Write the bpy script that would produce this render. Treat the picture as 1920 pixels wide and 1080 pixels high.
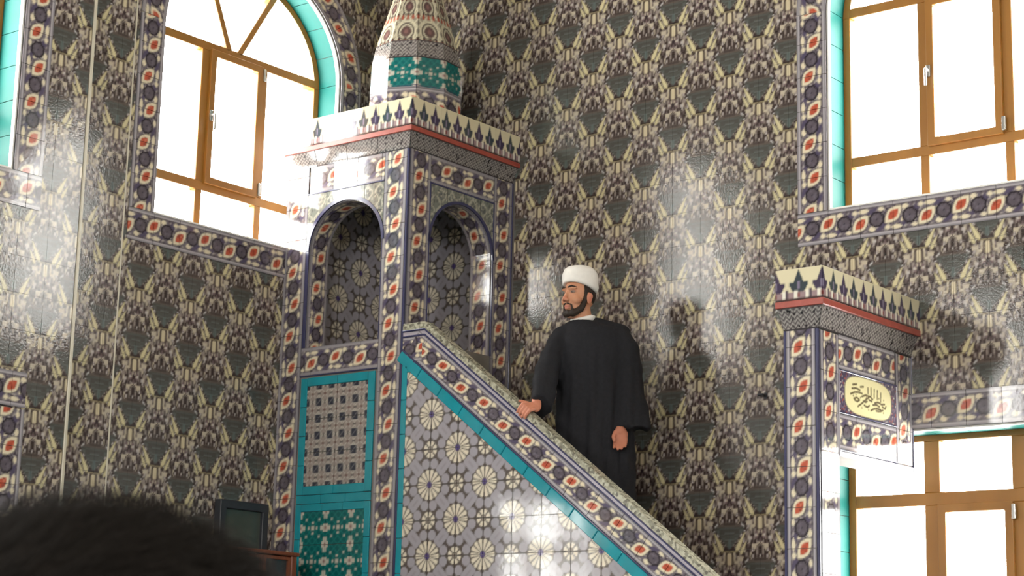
import bpy, bmesh, math, random
import numpy as np
from mathutils import Vector, Matrix
from mathutils.geometry import tessellate_polygon

for _o in list(bpy.data.objects):
    bpy.data.objects.remove(_o)
SC = bpy.context.scene
COL = SC.collection
random.seed(7)
RNG = np.random.default_rng(7)

# ------------------------------------------------------------------ camera
CAM_POS = Vector((-9.35, -8.495, 0.9))
YAW, PITCH, ROLL, FPX = math.radians(38.6106), math.radians(11.968), math.radians(1.3542), 3654.07
_f = Vector((math.cos(YAW) * math.cos(PITCH), math.sin(YAW) * math.cos(PITCH), math.sin(PITCH)))
_r = _f.cross(Vector((0, 0, 1))).normalized()
_u = _r.cross(_f)
CR = _r * math.cos(ROLL) + _u * math.sin(ROLL)
CU = _u * math.cos(ROLL) - _r * math.sin(ROLL)
CF = _f
cam_data = bpy.data.cameras.new('camera')
cam_data.sensor_width = 36.0
cam_data.lens = FPX * 36.0 / 1920.0
cam_data.clip_start = 0.05
cam_data.clip_end = 200
cam_data.dof.use_dof = True
cam_data.dof.focus_distance = 11.2
cam_data.dof.aperture_fstop = 20.0
cam = bpy.data.objects.new('camera', cam_data)
COL.objects.link(cam)
cam.matrix_world = Matrix(((CR.x, CU.x, -CF.x, CAM_POS.x), (CR.y, CU.y, -CF.y, CAM_POS.y), (CR.z, CU.z, -CF.z, CAM_POS.z), (0, 0, 0, 1)))
SC.camera = cam

# ------------------------------------------------------------------ sky, exposure
world = bpy.data.worlds.new('sky')
SC.world = world
world.use_nodes = True
_bg = world.node_tree.nodes['Background']
_bg.inputs['Color'].default_value = (1.0, 0.985, 0.945, 1)
_bg.inputs['Strength'].default_value = 38.0
SC.view_settings.view_transform = 'Standard'
SC.view_settings.look = 'None'
SC.view_settings.gamma = 1.0
SC.view_settings.use_curve_mapping = False
SC.view_settings.exposure = -0.48
SC.cycles.max_bounces = 8
SC.cycles.diffuse_bounces = 5
SC.cycles.glossy_bounces = 3
SC.cycles.transmission_bounces = 4
SC.cycles.transparent_max_bounces = 12
SC.cycles.caustics_reflective = False
SC.cycles.caustics_refractive = False
SC.cycles.sample_clamp_indirect = 6.0
SC.cycles.use_denoising = True

# ------------------------------------------------------------------ patterns (flat glaze prints), colours given in sRGB
def lin(c):
    c = np.asarray(c, float) / 255.
    return np.where(c <= .04045, c / 12.92, ((c + .055) / 1.055) ** 2.4)
def hsh(a,b,k=0):
    x=np.sin(a*127.1+b*311.7+k*74.7)*43758.5453; return x-np.floor(x)
def wrap(x): return x-np.floor(x+.5)
def mixm(col,m,c):
    col[m]=lin(c)
def seg(u,v,x0,y0,x1,y1):
    dx,dy=x1-x0,y1-y0; t=np.clip(((u-x0)*dx+(v-y0)*dy)/(dx*dx+dy*dy),0,1)
    return np.hypot(u-x0-t*dx,v-y0-t*dy),t
def stripe_noise(a,b,k,nu,nv): return hsh(np.floor(a*nu),np.floor(b*nv),k)
# ---- damask : unit period, hearts at (0,0) and (.5,.5)
def damask(u,v):
    p=u/.398;q=v/.398
    col=np.zeros(p.shape+(3,))
    a0=np.abs(wrap(p))
    # fold so both half drop lattices mirror
    useB=None
    best=np.full(p.shape,9.);A=np.zeros_like(p);B=np.zeros_like(p)
    for ou,ov in ((0,0),(.5,.5)):
        a=wrap(p-ou); b=q-ov; b=b-np.floor(b+.62)   # b in -.62...38
        d=np.abs(a)/.5+np.abs(b+.12)/.5
        m=d<best; best=np.where(m,d,best);A=np.where(m,a,A);B=np.where(m,b,B)
    x=np.abs(A);y=B
    n=stripe_noise(x,y+7,1,30,17)
    n2=stripe_noise(x+.013,y+7.02,2,42,24)
    col[:]=lin((104,91,88))
    mixm(col,n<.40,(64,53,50)); mixm(col,(n>.60),(142,131,124)); mixm(col,(n>.80),(186,174,154)); mixm(col,n2<.22,(60,50,48)); mixm(col,n2>.93,(186,177,172))
    d,t=seg(x,y,.275,.00,.205,.165); mixm(col,(d<.014)&(stripe_noise(t,t*0,3,7,1)>.3),(192,190,188))
    # brown crown streaks over the heart
    m=(y>.06)&(y<.195-1.3*x*x)&(x<.225); k=stripe_noise(x,y+7,6,10,40); mixm(col,m,(78,74,69)); mixm(col,m&(k>.66),(92,82,76)); mixm(col,m&(k<.28),(64,54,51))
    hw=.262*np.clip(1-((.12-y)/.31),0,1)**.86
    m=(y<.12)&(y>-.19)&(x<hw)
    k=stripe_noise(x,y+7,7,12,44)
    mixm(col,m,(83,85,81)); mixm(col,m&(k<.3),(76,74,70)); mixm(col,m&(k>.82),(93,97,93)); mixm(col,m&(x<.022)&(y<-.05),(94,104,101))
    # twin leaves, each cleft by a dark vein
    d,t=seg(x,y,.252,.045,.120,-.205); th=.004+.035*np.clip(t,0,1)**.8*np.clip((1.12-t)*4,0,1)
    mixm(col,d<th+.010,(74,62,58)); mixm(col,d<th,(206,195,154))
    d,t=seg(x,y,.272,-.09,.190,-.245); th=.004+.024*np.clip(t,0,1)**.6*np.clip((1.15-t)*4,0,1)
    mixm(col,d<th+.008,(66,56,52)); mixm(col,d<th,(200,189,150))
    d,t=seg(x,y,.0,-.222,.13,-.222); mixm(col,d<.013,(136,124,98))
    # bars under the tip
    d,t=seg(x,y,0,-.275,0,-.385); mixm(col,d<.052,(70,57,54)); mixm(col,d<.036,(206,192,160))
    d,t=seg(x,y,.082,-.285,.090,-.375); mixm(col,d<.015,(186,173,150))
    d,t=seg(x,y,.140,-.30,.155,-.42); mixm(col,d<.015,(182,170,152))
    # flower below
    r=np.hypot(x*1.0,(y+.50)); an=np.arctan2(x,y+.5)
    mixm(col,(r<.09)&(np.cos(an*6)>.15)&(r>.035),(112,94,96)); mixm(col,r<.03,(58,47,50))
    return col
PUR=(84,76,98);CRM=(222,210,182);ORA=(184,86,64);DSK=(90,82,90);EDG=(38,33,40);GRY=(176,170,174);MID=(112,104,112)
# ---- floral border. s along (tile=1), t across -.5...5 ; period 2 in s
def floral(s,t):
    col=np.zeros(s.shape+(3,)); col[:]=lin(MID)
    n=hsh(np.floor(s*22),np.floor(t*22),5)
    mixm(col,n<.22,(74,66,74)); mixm(col,n>.86,(168,160,156))
    for k in range(-1,4):
        sg=1 if k%2==0 else -1
        a=s%2-(k+.5); b=t
        a=np.where(a>1,a-2,a); a=np.where(a<-1,a+2,a)
        # purple leaf sweeping past the tulip to the next disc
        ca,sa=np.cos(.62),np.sin(.62)
        for cx,cy in ((.30,-sg*.20),(-.30,sg*.02-sg*.22)):
            x=(a-cx)*ca+(b-cy)*sa; y=-(a-cx)*sa+(b-cy)*ca
            mixm(col,(np.abs(x)/.27)**1.5+(np.abs(y)/.085)**1.5<1,PUR)
        for (cx,cy,ax,ay) in ((.10,-sg*.285,.17,.07),(-.17,-sg*.27,.09,.075),(.36,sg*.27,.11,.085),(-.36,sg*.29,.10,.06),(.27,-sg*.10,.05,.06)):
            mixm(col,(np.abs(a-cx)/ax)**1.4+(np.abs(b-cy)/ay)**1.4<1,CRM)
        ca,sa=np.cos(.75),np.sin(.75)
        x=a*ca+(b-sg*.085)*sa; y=-a*sa+(b-sg*.085)*ca
        mixm(col,(np.abs(x)/.36)**1.4+(np.abs(y)/.235)**1.4<1,(70,62,70))
        mixm(col,(np.abs(x)/.33)**1.4+(np.abs(y)/.205)**1.4<1,CRM)
        m=(np.abs(x)/.20)**1.4+(np.abs(y)/.130)**1.4<1; mixm(col,m,ORA)
        mixm(col,m&(n<.15),(112,50,44)); mixm(col,m&(n>.9),(222,140,110))
    a=wrap(s); r=np.hypot(a,t); an=np.arctan2(t,a)
    r2=r*(1+.05*np.cos(an*8))
    mixm(col,r2<.235,EDG); mixm(col,r2<.185,DSK); mixm(col,(r<.15)&(n>.72),(106,100,110)); mixm(col,r<.03,(60,54,66))
    at=np.abs(t)
    mixm(col,at>.375,EDG); mixm(col,at>.39,GRY); mixm(col,at>.455,EDG)
    mixm(col,at>.482,(140,136,142))
    return col
# ---- rosette lattice. u,v in tiles, big rosettes at i+j even
def lattice(u,v):
    LN=(92,84,80);GR=(160,155,162);CRL=(222,212,192)
    col=np.zeros(u.shape+(3,)); col[:]=lin(LN)
    # elongated hexes at tile centres
    i=np.floor(u);j=np.floor(v); a=u-i-.5;b=v-j-.5
    sg=np.where((i+j)%2==0,1,-1)
    x=(a+sg*b)*.7071;y=(a-sg*b)*.7071
    m=(np.abs(y)<.165)&(np.abs(x)+np.abs(y)*.6<.325); mixm(col,m,GR)
    mixm(col,(np.abs(y)<.03)&(np.abs(x)<.13),(150,144,150))
    for ou in (0,1):
        a=u-2*np.round((u-ou)/2)-ou
        for ov in (0,1):
            b=v-2*np.round((v-ov)/2)-ov
            r=np.hypot(a,b);an=np.arctan2(b,a)
            if (ou+ov)%2==0:
                # blobs at .585 along the axes, +-.15 aside
                for X,Y in ((a,b),(b,a)):
                    dx=np.abs(X)-.585;dy=np.abs(Y)-.15
                    m=np.maximum(np.maximum(np.abs(dx),np.abs(dy)),(np.abs(dx)+np.abs(dy))*.72)<.142; mixm(col,m,GR)
                mixm(col,r<.45,LN)
                k=an*14/(2*np.pi); f=np.abs(k-np.round(k))
                m=(r<.43-.05*(f*2)**2)&(r>.10)&(f<.42-.018/np.maximum(r,.05)); mixm(col,m,CRL)
                mixm(col,r<.085,(92,78,128))
            else:
                mixm(col,r<.27,LN)
                k=an*8/(2*np.pi)+.5; f=np.abs(k-np.round(k))
                mixm(col,(r<.24)&(r>.10)&(f<.33),CRL); mixm(col,r<.07,(150,140,130)); mixm(col,r<.04,LN)
    return col
def smallstar(u,v):
    # unit period squares
    col=np.zeros(u.shape+(3,)); col[:]=lin((150,138,132))
    a=wrap(u);b=wrap(v);A=wrap(u-.5);B=wrap(v-.5)
    mixm(col,(np.abs(np.abs(a)+np.abs(b)-.42)<.035),(196,188,176))
    mixm(col,(np.abs(np.abs(A)-np.abs(B))<.05)&(np.hypot(A,B)<.25),(196,188,176))
    mixm(col,(np.abs(A)<.09)&(np.abs(B)<.09),(110,84,80))
    mixm(col,((np.abs(a)<.12)&(np.abs(B)<.06))|((np.abs(A)<.06)&(np.abs(b)<.12)),(96,90,88))
    mixm(col,(np.abs(a)<.30)&(np.abs(b)<.30),(180,172,162)); mixm(col,(np.abs(a)<.25)&(np.abs(b)<.25),(48,50,62))
    mixm(col,(np.abs(a-b)<.03)&(np.abs(a)<.25)&(np.abs(b)<.25),(120,116,120))
    return col
def greenstar(u,v):
    TE=(16,92,92);LI=(190,186,172)
    col=np.zeros(u.shape+(3,)); col[:]=lin(TE)
    a=wrap(u);b=wrap(v);A=wrap(u-.5);B=wrap(v-.5)
    mixm(col,(np.abs(wrap((u+v)*4))<.12)|(np.abs(wrap((u-v)*4))<.12),(30,116,112))
    for X,Y in ((.25,.25),(.25,-.25),(.0,.0),(.16,.0),(0,.16)):
        for sx in (1,-1):
            mixm(col,(np.abs(np.abs(A)-X)<.036)&(np.abs(np.abs(B)-Y)<.036),LI)
    m=((np.abs(a)<.075)&(np.abs(b)<.22))|((np.abs(a)<.13)&(np.abs(b)<.09)); mixm(col,m,LI); mixm(col,(np.abs(a)<.04)&(np.abs(b)<.05),(150,120,116))
    m=((np.abs(B)<.16)&(np.abs(a)<.0)); 
    m=((np.abs(A)<.2)&(np.abs(b-0.5+np.round(.5-b))<.0))
    m=((np.abs(a)<.20)&(np.abs(B)<.07))|((np.abs(a)<.09)&(np.abs(B)<.12)); mixm(col,m,LI); mixm(col,(np.abs(a)<.05)&(np.abs(B)<.04),(150,120,116))
    mixm(col,(np.abs(A)<.07)&(np.abs(B)<.06),LI)
    return col
def zigzag(u,v):
    # u metres, v 0..1 over the band
    col=np.zeros(u.shape+(3,)); col[:]=lin((120,112,112))
    p=u/.028; z=np.abs(wrap(p))*2
    k=(v*5+z*.9); f=wrap(k); row=np.floor(k+.5)
    mixm(col,f>.18,(58,52,54)); mixm(col,f<-.22,(186,180,172))
    mixm(col,(hsh(np.floor(p*3),np.floor(v*9))>.93),(36,32,36))
    mixm(col,v<.07,(60,56,58)); mixm(col,v>.94,(90,80,80))
    return col
def palmette(u,v):
    # u in repeats, v 0..1
    col=np.zeros(u.shape+(3,)); col[:]=lin((214,204,172))
    a=np.abs(wrap(u));k=np.round(u)
    c1=np.where((k%2==0)[...,None],lin((66,56,78)),lin((58,66,72)))
    y=v
    m=((a/.34)**2+((y-.42)/.20)**2<1)|(a<.26*np.clip((.98-y)/.5,0,1))*(y>.4)|((a/.16)**2+((y-.66)/.13)**2<1)
    m=m|((np.abs(a-.30)<.10)&(np.abs(y-.50)<.07))
    col[m]=c1[m]
    mixm(col,(a<.05)&(y>.35)&(y<.6),(128,118,140))
    # white roots and pink dots below
    mixm(col,(y<.26),(150,128,130)); mixm(col,(y<.30)&(np.abs(wrap(u*2+.25))<.16),(226,220,206)); mixm(col,(y<.24)&(np.abs(wrap(u*2))<.12)&(y>.1),(120,64,62)); mixm(col,(np.abs(a-.5)<.06)&(y<.34),(90,78,86))
    mixm(col,y<.07,(70,52,50))
    return col
def scales(u,v):
    # arcaded spire pattern, one arch per unit, unit rows
    col=np.zeros(u.shape+(3,)); col[:]=lin((146,136,122))
    row=np.floor(v);a=wrap(u+.5*0);b=v-row
    r=np.hypot(a*1.0,(b-.35)*1.0)
    mixm(col,np.abs(wrap((u+v)*3.0))<.14,(206,198,172)); mixm(col,np.abs(wrap((u-v)*3.0))<.14,(206,198,172))
    mixm(col,(np.abs(r-.40)<.035),(214,206,178)); mixm(col,np.abs(r-.33)<.03,(78,68,66))
    mixm(col,r<.22,(96,74,72)); mixm(col,r<.09,(130,96,90))
    mixm(col,(b>.84)&(np.abs(wrap(u*4))<.22),(168,84,66)); mixm(col,(b<.1)&(np.abs(wrap(u*4))<.2),(70,62,60))
    return col
def arabesque(u,v):
    # fine spandrel ornament, metres
    p=u/.10;q=v/.10
    col=np.zeros(u.shape+(3,)); col[:]=lin((118,120,112))
    r=np.hypot(wrap(p),wrap(q)); an=np.arctan2(wrap(q),wrap(p))
    mixm(col,np.abs(r-.36-.05*np.cos(an*4))<.05,(172,168,152)); mixm(col,(r<.2)&(np.cos(an*5)>-.2),(74,76,84)); mixm(col,r<.06,(176,170,150))
    n=hsh(np.floor(p*9),np.floor(q*9),8); mixm(col,n<.16,(82,84,80)); mixm(col,n>.9,(170,168,154))
    return col

# ------------------------------------------------------------------ materials
def new_mat(name):
    m = bpy.data.materials.new(name)
    m.use_nodes = True
    return m, m.node_tree, m.node_tree.nodes['Principled BSDF']

def srgb(c):
    v = lin(c)
    return (float(v[0]), float(v[1]), float(v[2]), 1.0)

def glaze(name, rough, bump=0.0, bscale=60.0, spec=0.5):
    m, nt, p = new_mat(name)
    a = nt.nodes.new('ShaderNodeAttribute')
    a.attribute_name = 'col'
    nt.links.new(a.outputs['Color'], p.inputs['Base Color'])
    p.inputs['Roughness'].default_value = rough
    p.inputs['Specular IOR Level'].default_value = spec
    if bump:
        tc = nt.nodes.new('ShaderNodeTexCoord')
        n = nt.nodes.new('ShaderNodeTexNoise')
        n.inputs['Scale'].default_value = bscale
        n.inputs['Detail'].default_value = 2
        b = nt.nodes.new('ShaderNodeBump')
        b.inputs['Strength'].default_value = bump
        b.inputs['Distance'].default_value = 0.002
        nt.links.new(tc.outputs['Object'], n.inputs['Vector'])
        nt.links.new(n.outputs['Fac'], b.inputs['Height'])
        nt.links.new(b.outputs['Normal'], p.inputs['Normal'])
    return m

def plain(name, c, rough=0.5, var=0.12, scale=20.0, spec=0.5, metal=0.0, stretch=None, bump=0.0):
    m, nt, p = new_mat(name)
    tc = nt.nodes.new('ShaderNodeTexCoord')
    n = nt.nodes.new('ShaderNodeTexNoise')
    n.inputs['Scale'].default_value = scale
    n.inputs['Detail'].default_value = 4
    vec = tc.outputs['Object']
    if stretch:
        mp = nt.nodes.new('ShaderNodeMapping')
        mp.inputs['Scale'].default_value = stretch
        nt.links.new(vec, mp.inputs['Vector'])
        vec = mp.outputs['Vector']
    nt.links.new(vec, n.inputs['Vector'])
    r = nt.nodes.new('ShaderNodeValToRGB')
    b = srgb(c)
    r.color_ramp.elements[0].position = 0.3
    r.color_ramp.elements[1].position = 0.7
    r.color_ramp.elements[0].color = tuple(max(0, x * (1 - var)) for x in b[:3]) + (1,)
    r.color_ramp.elements[1].color = tuple(min(1, x * (1 + var)) for x in b[:3]) + (1,)
    nt.links.new(n.outputs['Fac'], r.inputs['Fac'])
    nt.links.new(r.outputs['Color'], p.inputs['Base Color'])
    p.inputs['Roughness'].default_value = rough
    p.inputs['Specular IOR Level'].default_value = spec
    p.inputs['Metallic'].default_value = metal
    if bump:
        bn = nt.nodes.new('ShaderNodeBump')
        bn.inputs['Strength'].default_value = bump
        bn.inputs['Distance'].default_value = 0.004
        nt.links.new(n.outputs['Fac'], bn.inputs['Height'])
        nt.links.new(bn.outputs['Normal'], p.inputs['Normal'])
    return m

def terrazzo(name):
    m, nt, p = new_mat(name)
    tc = nt.nodes.new('ShaderNodeTexCoord')
    v = nt.nodes.new('ShaderNodeTexVoronoi')
    v.inputs['Scale'].default_value = 70
    r = nt.nodes.new('ShaderNodeValToRGB')
    el = r.color_ramp.elements
    el[0].color = srgb((92, 88, 78)); el[0].position = 0.0
    el[1].color = srgb((186, 182, 162)); el[1].position = 1.0
    e = el.new(0.35); e.color = srgb((146, 144, 126))
    sp = nt.nodes.new('ShaderNodeSeparateColor')
    nt.links.new(tc.outputs['Object'], v.inputs['Vector'])
    nt.links.new(v.outputs['Color'], sp.inputs['Color'])
    nt.links.new(sp.outputs[0], r.inputs['Fac'])
    nt.links.new(r.outputs['Color'], p.inputs['Base Color'])
    p.inputs['Roughness'].default_value = 0.25
    return m

def window_glass(name):
    m = bpy.data.materials.new(name)
    m.use_nodes = True
    nt = m.node_tree
    nt.nodes.clear()
    o = nt.nodes.new('ShaderNodeOutputMaterial')
    t = nt.nodes.new('ShaderNodeBsdfTransparent')
    t.inputs['Color'].default_value = (0.96, 0.97, 0.97, 1)
    g = nt.nodes.new('ShaderNodeBsdfGlossy')
    g.inputs['Roughness'].default_value = 0.02
    mx = nt.nodes.new('ShaderNodeMixShader')
    mx.inputs['Fac'].default_value = 0.04
    nt.links.new(t.outputs['BSDF'], mx.inputs[1])
    nt.links.new(g.outputs['BSDF'], mx.inputs[2])
    nt.links.new(mx.outputs['Shader'], o.inputs['Surface'])
    return m

M_TILE = glaze('printed wall tile glaze', 0.13, 0.25, 90.0)
M_BORD = glaze('printed border tile glaze', 0.09, 0.1, 40.0)
M_LATT = glaze('printed lattice tile glaze', 0.10, 0.15, 30.0)
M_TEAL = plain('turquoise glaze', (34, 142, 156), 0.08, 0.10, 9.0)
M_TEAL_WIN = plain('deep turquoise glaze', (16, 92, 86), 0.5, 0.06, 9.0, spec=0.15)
M_NAVY = plain('navy edging glaze', (62, 62, 92), 0.15, 0.1, 15.0)
M_LILAC = plain('pale lilac edging glaze', (176, 168, 178), 0.2, 0.06, 15.0)
M_RED = plain('terracotta red glaze', (158, 74, 62), 0.3, 0.12, 25.0)
M_PLASTER = plain('white plaster', (228, 226, 220), 0.7, 0.03, 8.0)
M_GROUT = plain('grey tile grout', (104, 98, 94), 0.8, 0.08, 30.0)
M_WALLFAR = plain('brown grey tiled wall', (134, 126, 116), 0.3, 0.35, 9.0)
M_CORE = plain('masonry render', (128, 122, 116), 0.7, 0.06, 12.0)
M_FRAME = plain('golden brown window lacquer', (158, 108, 48), 0.35, 0.12, 7.0, stretch=(1, 1, 0.15))
M_METAL = plain('satin steel', (190, 190, 188), 0.25, 0.05, 10.0, metal=0.9)
M_BEAD = plain('cream corner bead', (206, 198, 178), 0.3, 0.05, 10.0)
M_COPE = terrazzo('speckled coping stone')
M_GLASS = window_glass('clear window glass')
M_CARPET = plain('teal grey carpet', (70, 92, 96), 0.95, 0.15, 40.0)
M_CEIL = plain('painted ceiling', (168, 158, 142), 0.9, 0.02, 3.0)
M_STEP = plain('dark step carpet', (92, 40, 40), 0.95, 0.15, 40.0)

# ------------------------------------------------------------------ objects
def tag(o, label=None, cat=None, group=None, kind=None):
    if label: o['label'] = label
    if cat: o['category'] = cat
    if group: o['group'] = group
    if kind: o['kind'] = kind
    return o

def attach(o, parent, M=None):
    COL.objects.link(o)
    if parent is not None:
        o.parent = parent
        t = Matrix.Identity(4)
        q = parent
        while q is not None:                       # parents are only ever moved, never turned
            t = Matrix.Translation(q.location) @ t
            q = q.parent
        o.matrix_parent_inverse = t.inverted() if parent.parent is None else Matrix.Identity(4)
        if parent.parent is not None:
            o.matrix_parent_inverse = Matrix.Identity(4)
    if M is not None:
        o.matrix_basis = M
    return o

def empty(name, loc=(0, 0, 0), parent=None):
    o = bpy.data.objects.new(name, None)
    o.empty_display_size = 0.1
    attach(o, parent)
    o.location = loc
    return o

def obj_from(name, me, mat, parent=None, M=None, smooth=False):
    if mat is not None and not me.materials:
        me.materials.append(mat)
    if smooth:
        me.polygons.foreach_set('use_smooth', [True] * len(me.polygons))
    o = bpy.data.objects.new(name, me)
    return attach(o, parent, M)

def mesh_py(name, V, Fc):
    me = bpy.data.meshes.new(name)
    me.from_pydata([tuple(v) for v in V], [], Fc)
    me.update()
    return me

class Plane:
    """a wall plane: u to the viewer's right, v up, n into the room"""
    def __init__(s, O, U, V=(0, 0, 1)):
        s.O, s.U, s.V = Vector(O), Vector(U).normalized(), Vector(V).normalized()
        s.N = s.U.cross(s.V)
    def p(s, u, v, n=0.0):
        return s.O + s.U * u + s.V * v + s.N * n
    def mat(s, u, v, n=0.0, tilt=0.0):
        o = s.p(u, v, n)
        m = Matrix(((s.U.x, s.V.x, s.N.x, o.x), (s.U.y, s.V.y, s.N.y, o.y), (s.U.z, s.V.z, s.N.z, o.z), (0, 0, 0, 1)))
        if tilt:
            m = m @ Matrix.Rotation(random.gauss(0, tilt), 4, 'X') @ Matrix.Rotation(random.gauss(0, tilt), 4, 'Y')
        return m

def seen(p, margin=40):
    d = p - CAM_POS
    w = d.dot(CF)
    if w < 0.1: return False
    x = 960 + FPX * d.dot(CR) / w
    y = 540 - FPX * d.dot(CU) / w
    return -margin < x < 1920 + margin and -margin < y < 1080 + margin

# ---- tile engine: a printed tile is a shallow slab whose face is a grid that carries its glaze colour
def sample(fn, U, V, du, dv):
    acc = 0
    for i in (-1, 0, 1):
        for j in (-1, 0, 1):
            acc = acc + fn(U + i * du / 3, V + j * dv / 3)
    return acc / 9.0

def grid_geo(us, vs, fn, pos=None, thk=0.008, keep=None, clips=None):
    us, vs = np.asarray(us, float), np.asarray(vs, float)
    nu, nv = len(us) - 1, len(vs) - 1
    UU, VV = np.meshgrid(us, vs)
    UU, VV = UU.ravel(), VV.ravel()
    C = sample(fn, UU, VV, (us[-1] - us[0]) / nu, (vs[-1] - vs[0]) / nv)
    idx = np.arange((nu + 1) * (nv + 1)).reshape(nv + 1, nu + 1)
    quads = np.stack([idx[:-1, :-1], idx[:-1, 1:], idx[1:, 1:], idx[1:, :-1]], -1).reshape(-1, 4)
    faces = None
    P2 = [list(UU), list(VV)]
    Cl = C
    if keep is not None:
        cu, cv = UU[quads].mean(1), VV[quads].mean(1)
        quads = quads[keep(cu, cv)]
    if clips:
        ins = np.ones(len(UU), bool)
        for a, b, c in clips: ins &= (a * UU + b * VV <= c + 1e-6)
        k = ins[quads].sum(1)
        faces = [tuple(q) for q in quads[k == 4]]
        extra_u, extra_v = [], []
        base = len(UU)
        part = quads if len(quads) < 60 else quads[(k > 0) & (k < 4)]
        if len(quads) < 60: part = quads[k < 4]
        for q in part:
            poly = [(UU[i], VV[i]) for i in q]
            for a, b, c in clips:
                out = []
                for i in range(len(poly)):
                    p, r = poly[i], poly[(i + 1) % len(poly)]
                    dp, dr = a * p[0] + b * p[1] - c, a * r[0] + b * r[1] - c
                    if dp <= 0: out.append(p)
                    if dp * dr < 0:
                        t = dp / (dp - dr)
                        out.append((p[0] + t * (r[0] - p[0]), p[1] + t * (r[1] - p[1])))
                poly = out
                if len(poly) < 3: break
            if len(poly) >= 3:
                f = []
                for p in poly:
                    f.append(base + len(extra_u)); extra_u.append(p[0]); extra_v.append(p[1])
                faces.append(tuple(f))
        if extra_u:
            eu, ev = np.array(extra_u), np.array(extra_v)
            Cl = np.concatenate([C, sample(fn, eu, ev, (us[-1] - us[0]) / nu, (vs[-1] - vs[0]) / nv)])
            UU, VV = np.concatenate([UU, eu]), np.concatenate([VV, ev])
    if faces is None: faces = [tuple(q) for q in quads]
    N = len(UU)
    if pos is None:
        V = [(u, v, thk) for u, v in zip(UU, VV)]
    else:
        V = [tuple(pos(u, v, thk)) for u, v in zip(UU, VV)]
    if keep is None and not clips:
        ring = list(idx[0, :]) + list(idx[1:, -1]) + list(idx[-1, ::-1][1:]) + list(idx[::-1, 0][1:-1])
        b0 = len(V)
        for i in ring:
            V.append((UU[i], VV[i], 0.0) if pos is None else tuple(pos(UU[i], VV[i], 0.0)))
        Cl = np.concatenate([Cl, Cl[ring]])
        m = len(ring)
        for i in range(m):
            j = (i + 1) % m
            faces.append((int(ring[j]), int(ring[i]), b0 + i, b0 + j))
    return V, faces, Cl

def geo_mesh(name, V, faces, C):
    me = bpy.data.meshes.new(name)
    me.from_pydata(V, [], [tuple(int(i) for i in f) for f in faces])
    a = me.color_attributes.new('col', 'FLOAT_COLOR', 'POINT')
    buf = np.ones((len(V), 4), np.float32)
    buf[:, :3] = C
    a.data.foreach_set('color', buf.ravel())
    me.update()
    return me

_shared = {}
GAP = 0.0014

def lay(parent, pl, region, tile, origin, fn, period, key, mat, n=24, hole=None, clips=None, name='tile', thk=0.008,
        tilt=0.0022, lift=0.0, stuff_far=True, skip=None, gap=GAP):
    """tile a rectangle of a plane; fn(u, v) is given relative to the origin of the tile grid"""
    u0, u1, v0, v1 = region
    tu, tv = tile
    far = []
    for i in range(math.floor((u0 - origin[0]) / tu + 1e-6), math.ceil((u1 - origin[0]) / tu - 1e-6)):
        for j in range(math.floor((v0 - origin[1]) / tv + 1e-6), math.ceil((v1 - origin[1]) / tv - 1e-6)):
            a0, a1 = origin[0] + i * tu, origin[0] + (i + 1) * tu
            b0, b1 = origin[1] + j * tv, origin[1] + (j + 1) * tv
            c0, c1, d0, d1 = max(a0, u0), min(a1, u1), max(b0, v0), min(b1, v1)
            if c1 - c0 < 0.012 or d1 - d0 < 0.012: continue
            if skip and skip((c0 + c1) / 2, (d0 + d1) / 2): continue
            full = (c1 - c0 > tu - 1e-4) and (d1 - d0 > tv - 1e-4)
            cl = None
            hl = None
            gu, gv = np.meshgrid(np.linspace(c0, c1, 7), np.linspace(d0, d1, 7))
            if hole is not None:
                inside = hole(gu, gv)
                if inside.all(): continue
                if inside.any(): hl = hole; full = False
            if clips:
                hit = [k for k in clips if (k[0] * gu + k[1] * gv > k[2]).any()]
                if any((k[0] * gu + k[1] * gv > k[2]).all() for k in hit): continue
                if hit: cl = hit; full = False
            uc, vc = (c0 + c1) / 2, (d0 + d1) / 2
            isfar = stuff_far and not seen(pl.p(uc, vc), 60)
            nn = 10 if isfar else n
            if isfar and (hl is not None): continue
            kk = (key, i % period[0], j % period[1], nn) if full else None
            me = _shared.get(kk) if kk else None
            geo = None
            if me is None:
                ou = origin[0] + (i % period[0]) * tu + tu / 2 if full else uc
                ov = origin[1] + (j % period[1]) * tv + tv / 2 if full else vc
                mu = max(3, int(round(nn * (c1 - c0) / tu))); mv = max(3, int(round(nn * (d1 - d0) / tv)))
                hu, hv = (c1 - c0) / 2 - gap, (d1 - d0) / 2 - gap
                g = grid_geo(np.linspace(-hu, hu, mu + 1), np.linspace(-hv, hv, mv + 1),
                             lambda u, v: fn(u + ou - origin[0], v + ov - origin[1]), thk=thk,
                             keep=(lambda u, v: ~hl(u + uc, v + vc)) if hl is not None else None,
                             clips=[(k[0], k[1], k[2] - k[0] * uc - k[1] * vc) for k in cl] if cl else None)
                if not g[1]: continue
                me = geo_mesh(name, *g)
                if kk: _shared[kk] = me
            if isfar:
                far.append((me, pl.mat(uc, vc, lift)))
                continue
            obj_from(name, me, mat, parent, pl.mat(uc, vc, lift, tilt))
    if far:
        Vs, Fs, Cs, base = [], [], [], 0
        for me, M in far:
            k = len(me.vertices)
            co = np.empty(k * 3, np.float32); me.vertices.foreach_get('co', co)
            co = co.reshape(-1, 3) @ np.array(M.to_3x3()).T + np.array(M.translation)
            cb = np.empty(k * 4, np.float32); me.color_attributes['col'].data.foreach_get('color', cb)
            Vs.append(co); Cs.append(cb.reshape(-1, 4)[:, :3])
            Fs += [tuple(base + i for i in p.vertices) for p in me.polygons]
            base += k
        V = np.concatenate(Vs)
        o = obj_from(name + '_field', geo_mesh(name + '_field', [tuple(map(float, v)) for v in V], Fs, np.concatenate(Cs)), mat, parent)
        o['kind'] = 'stuff'

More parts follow.
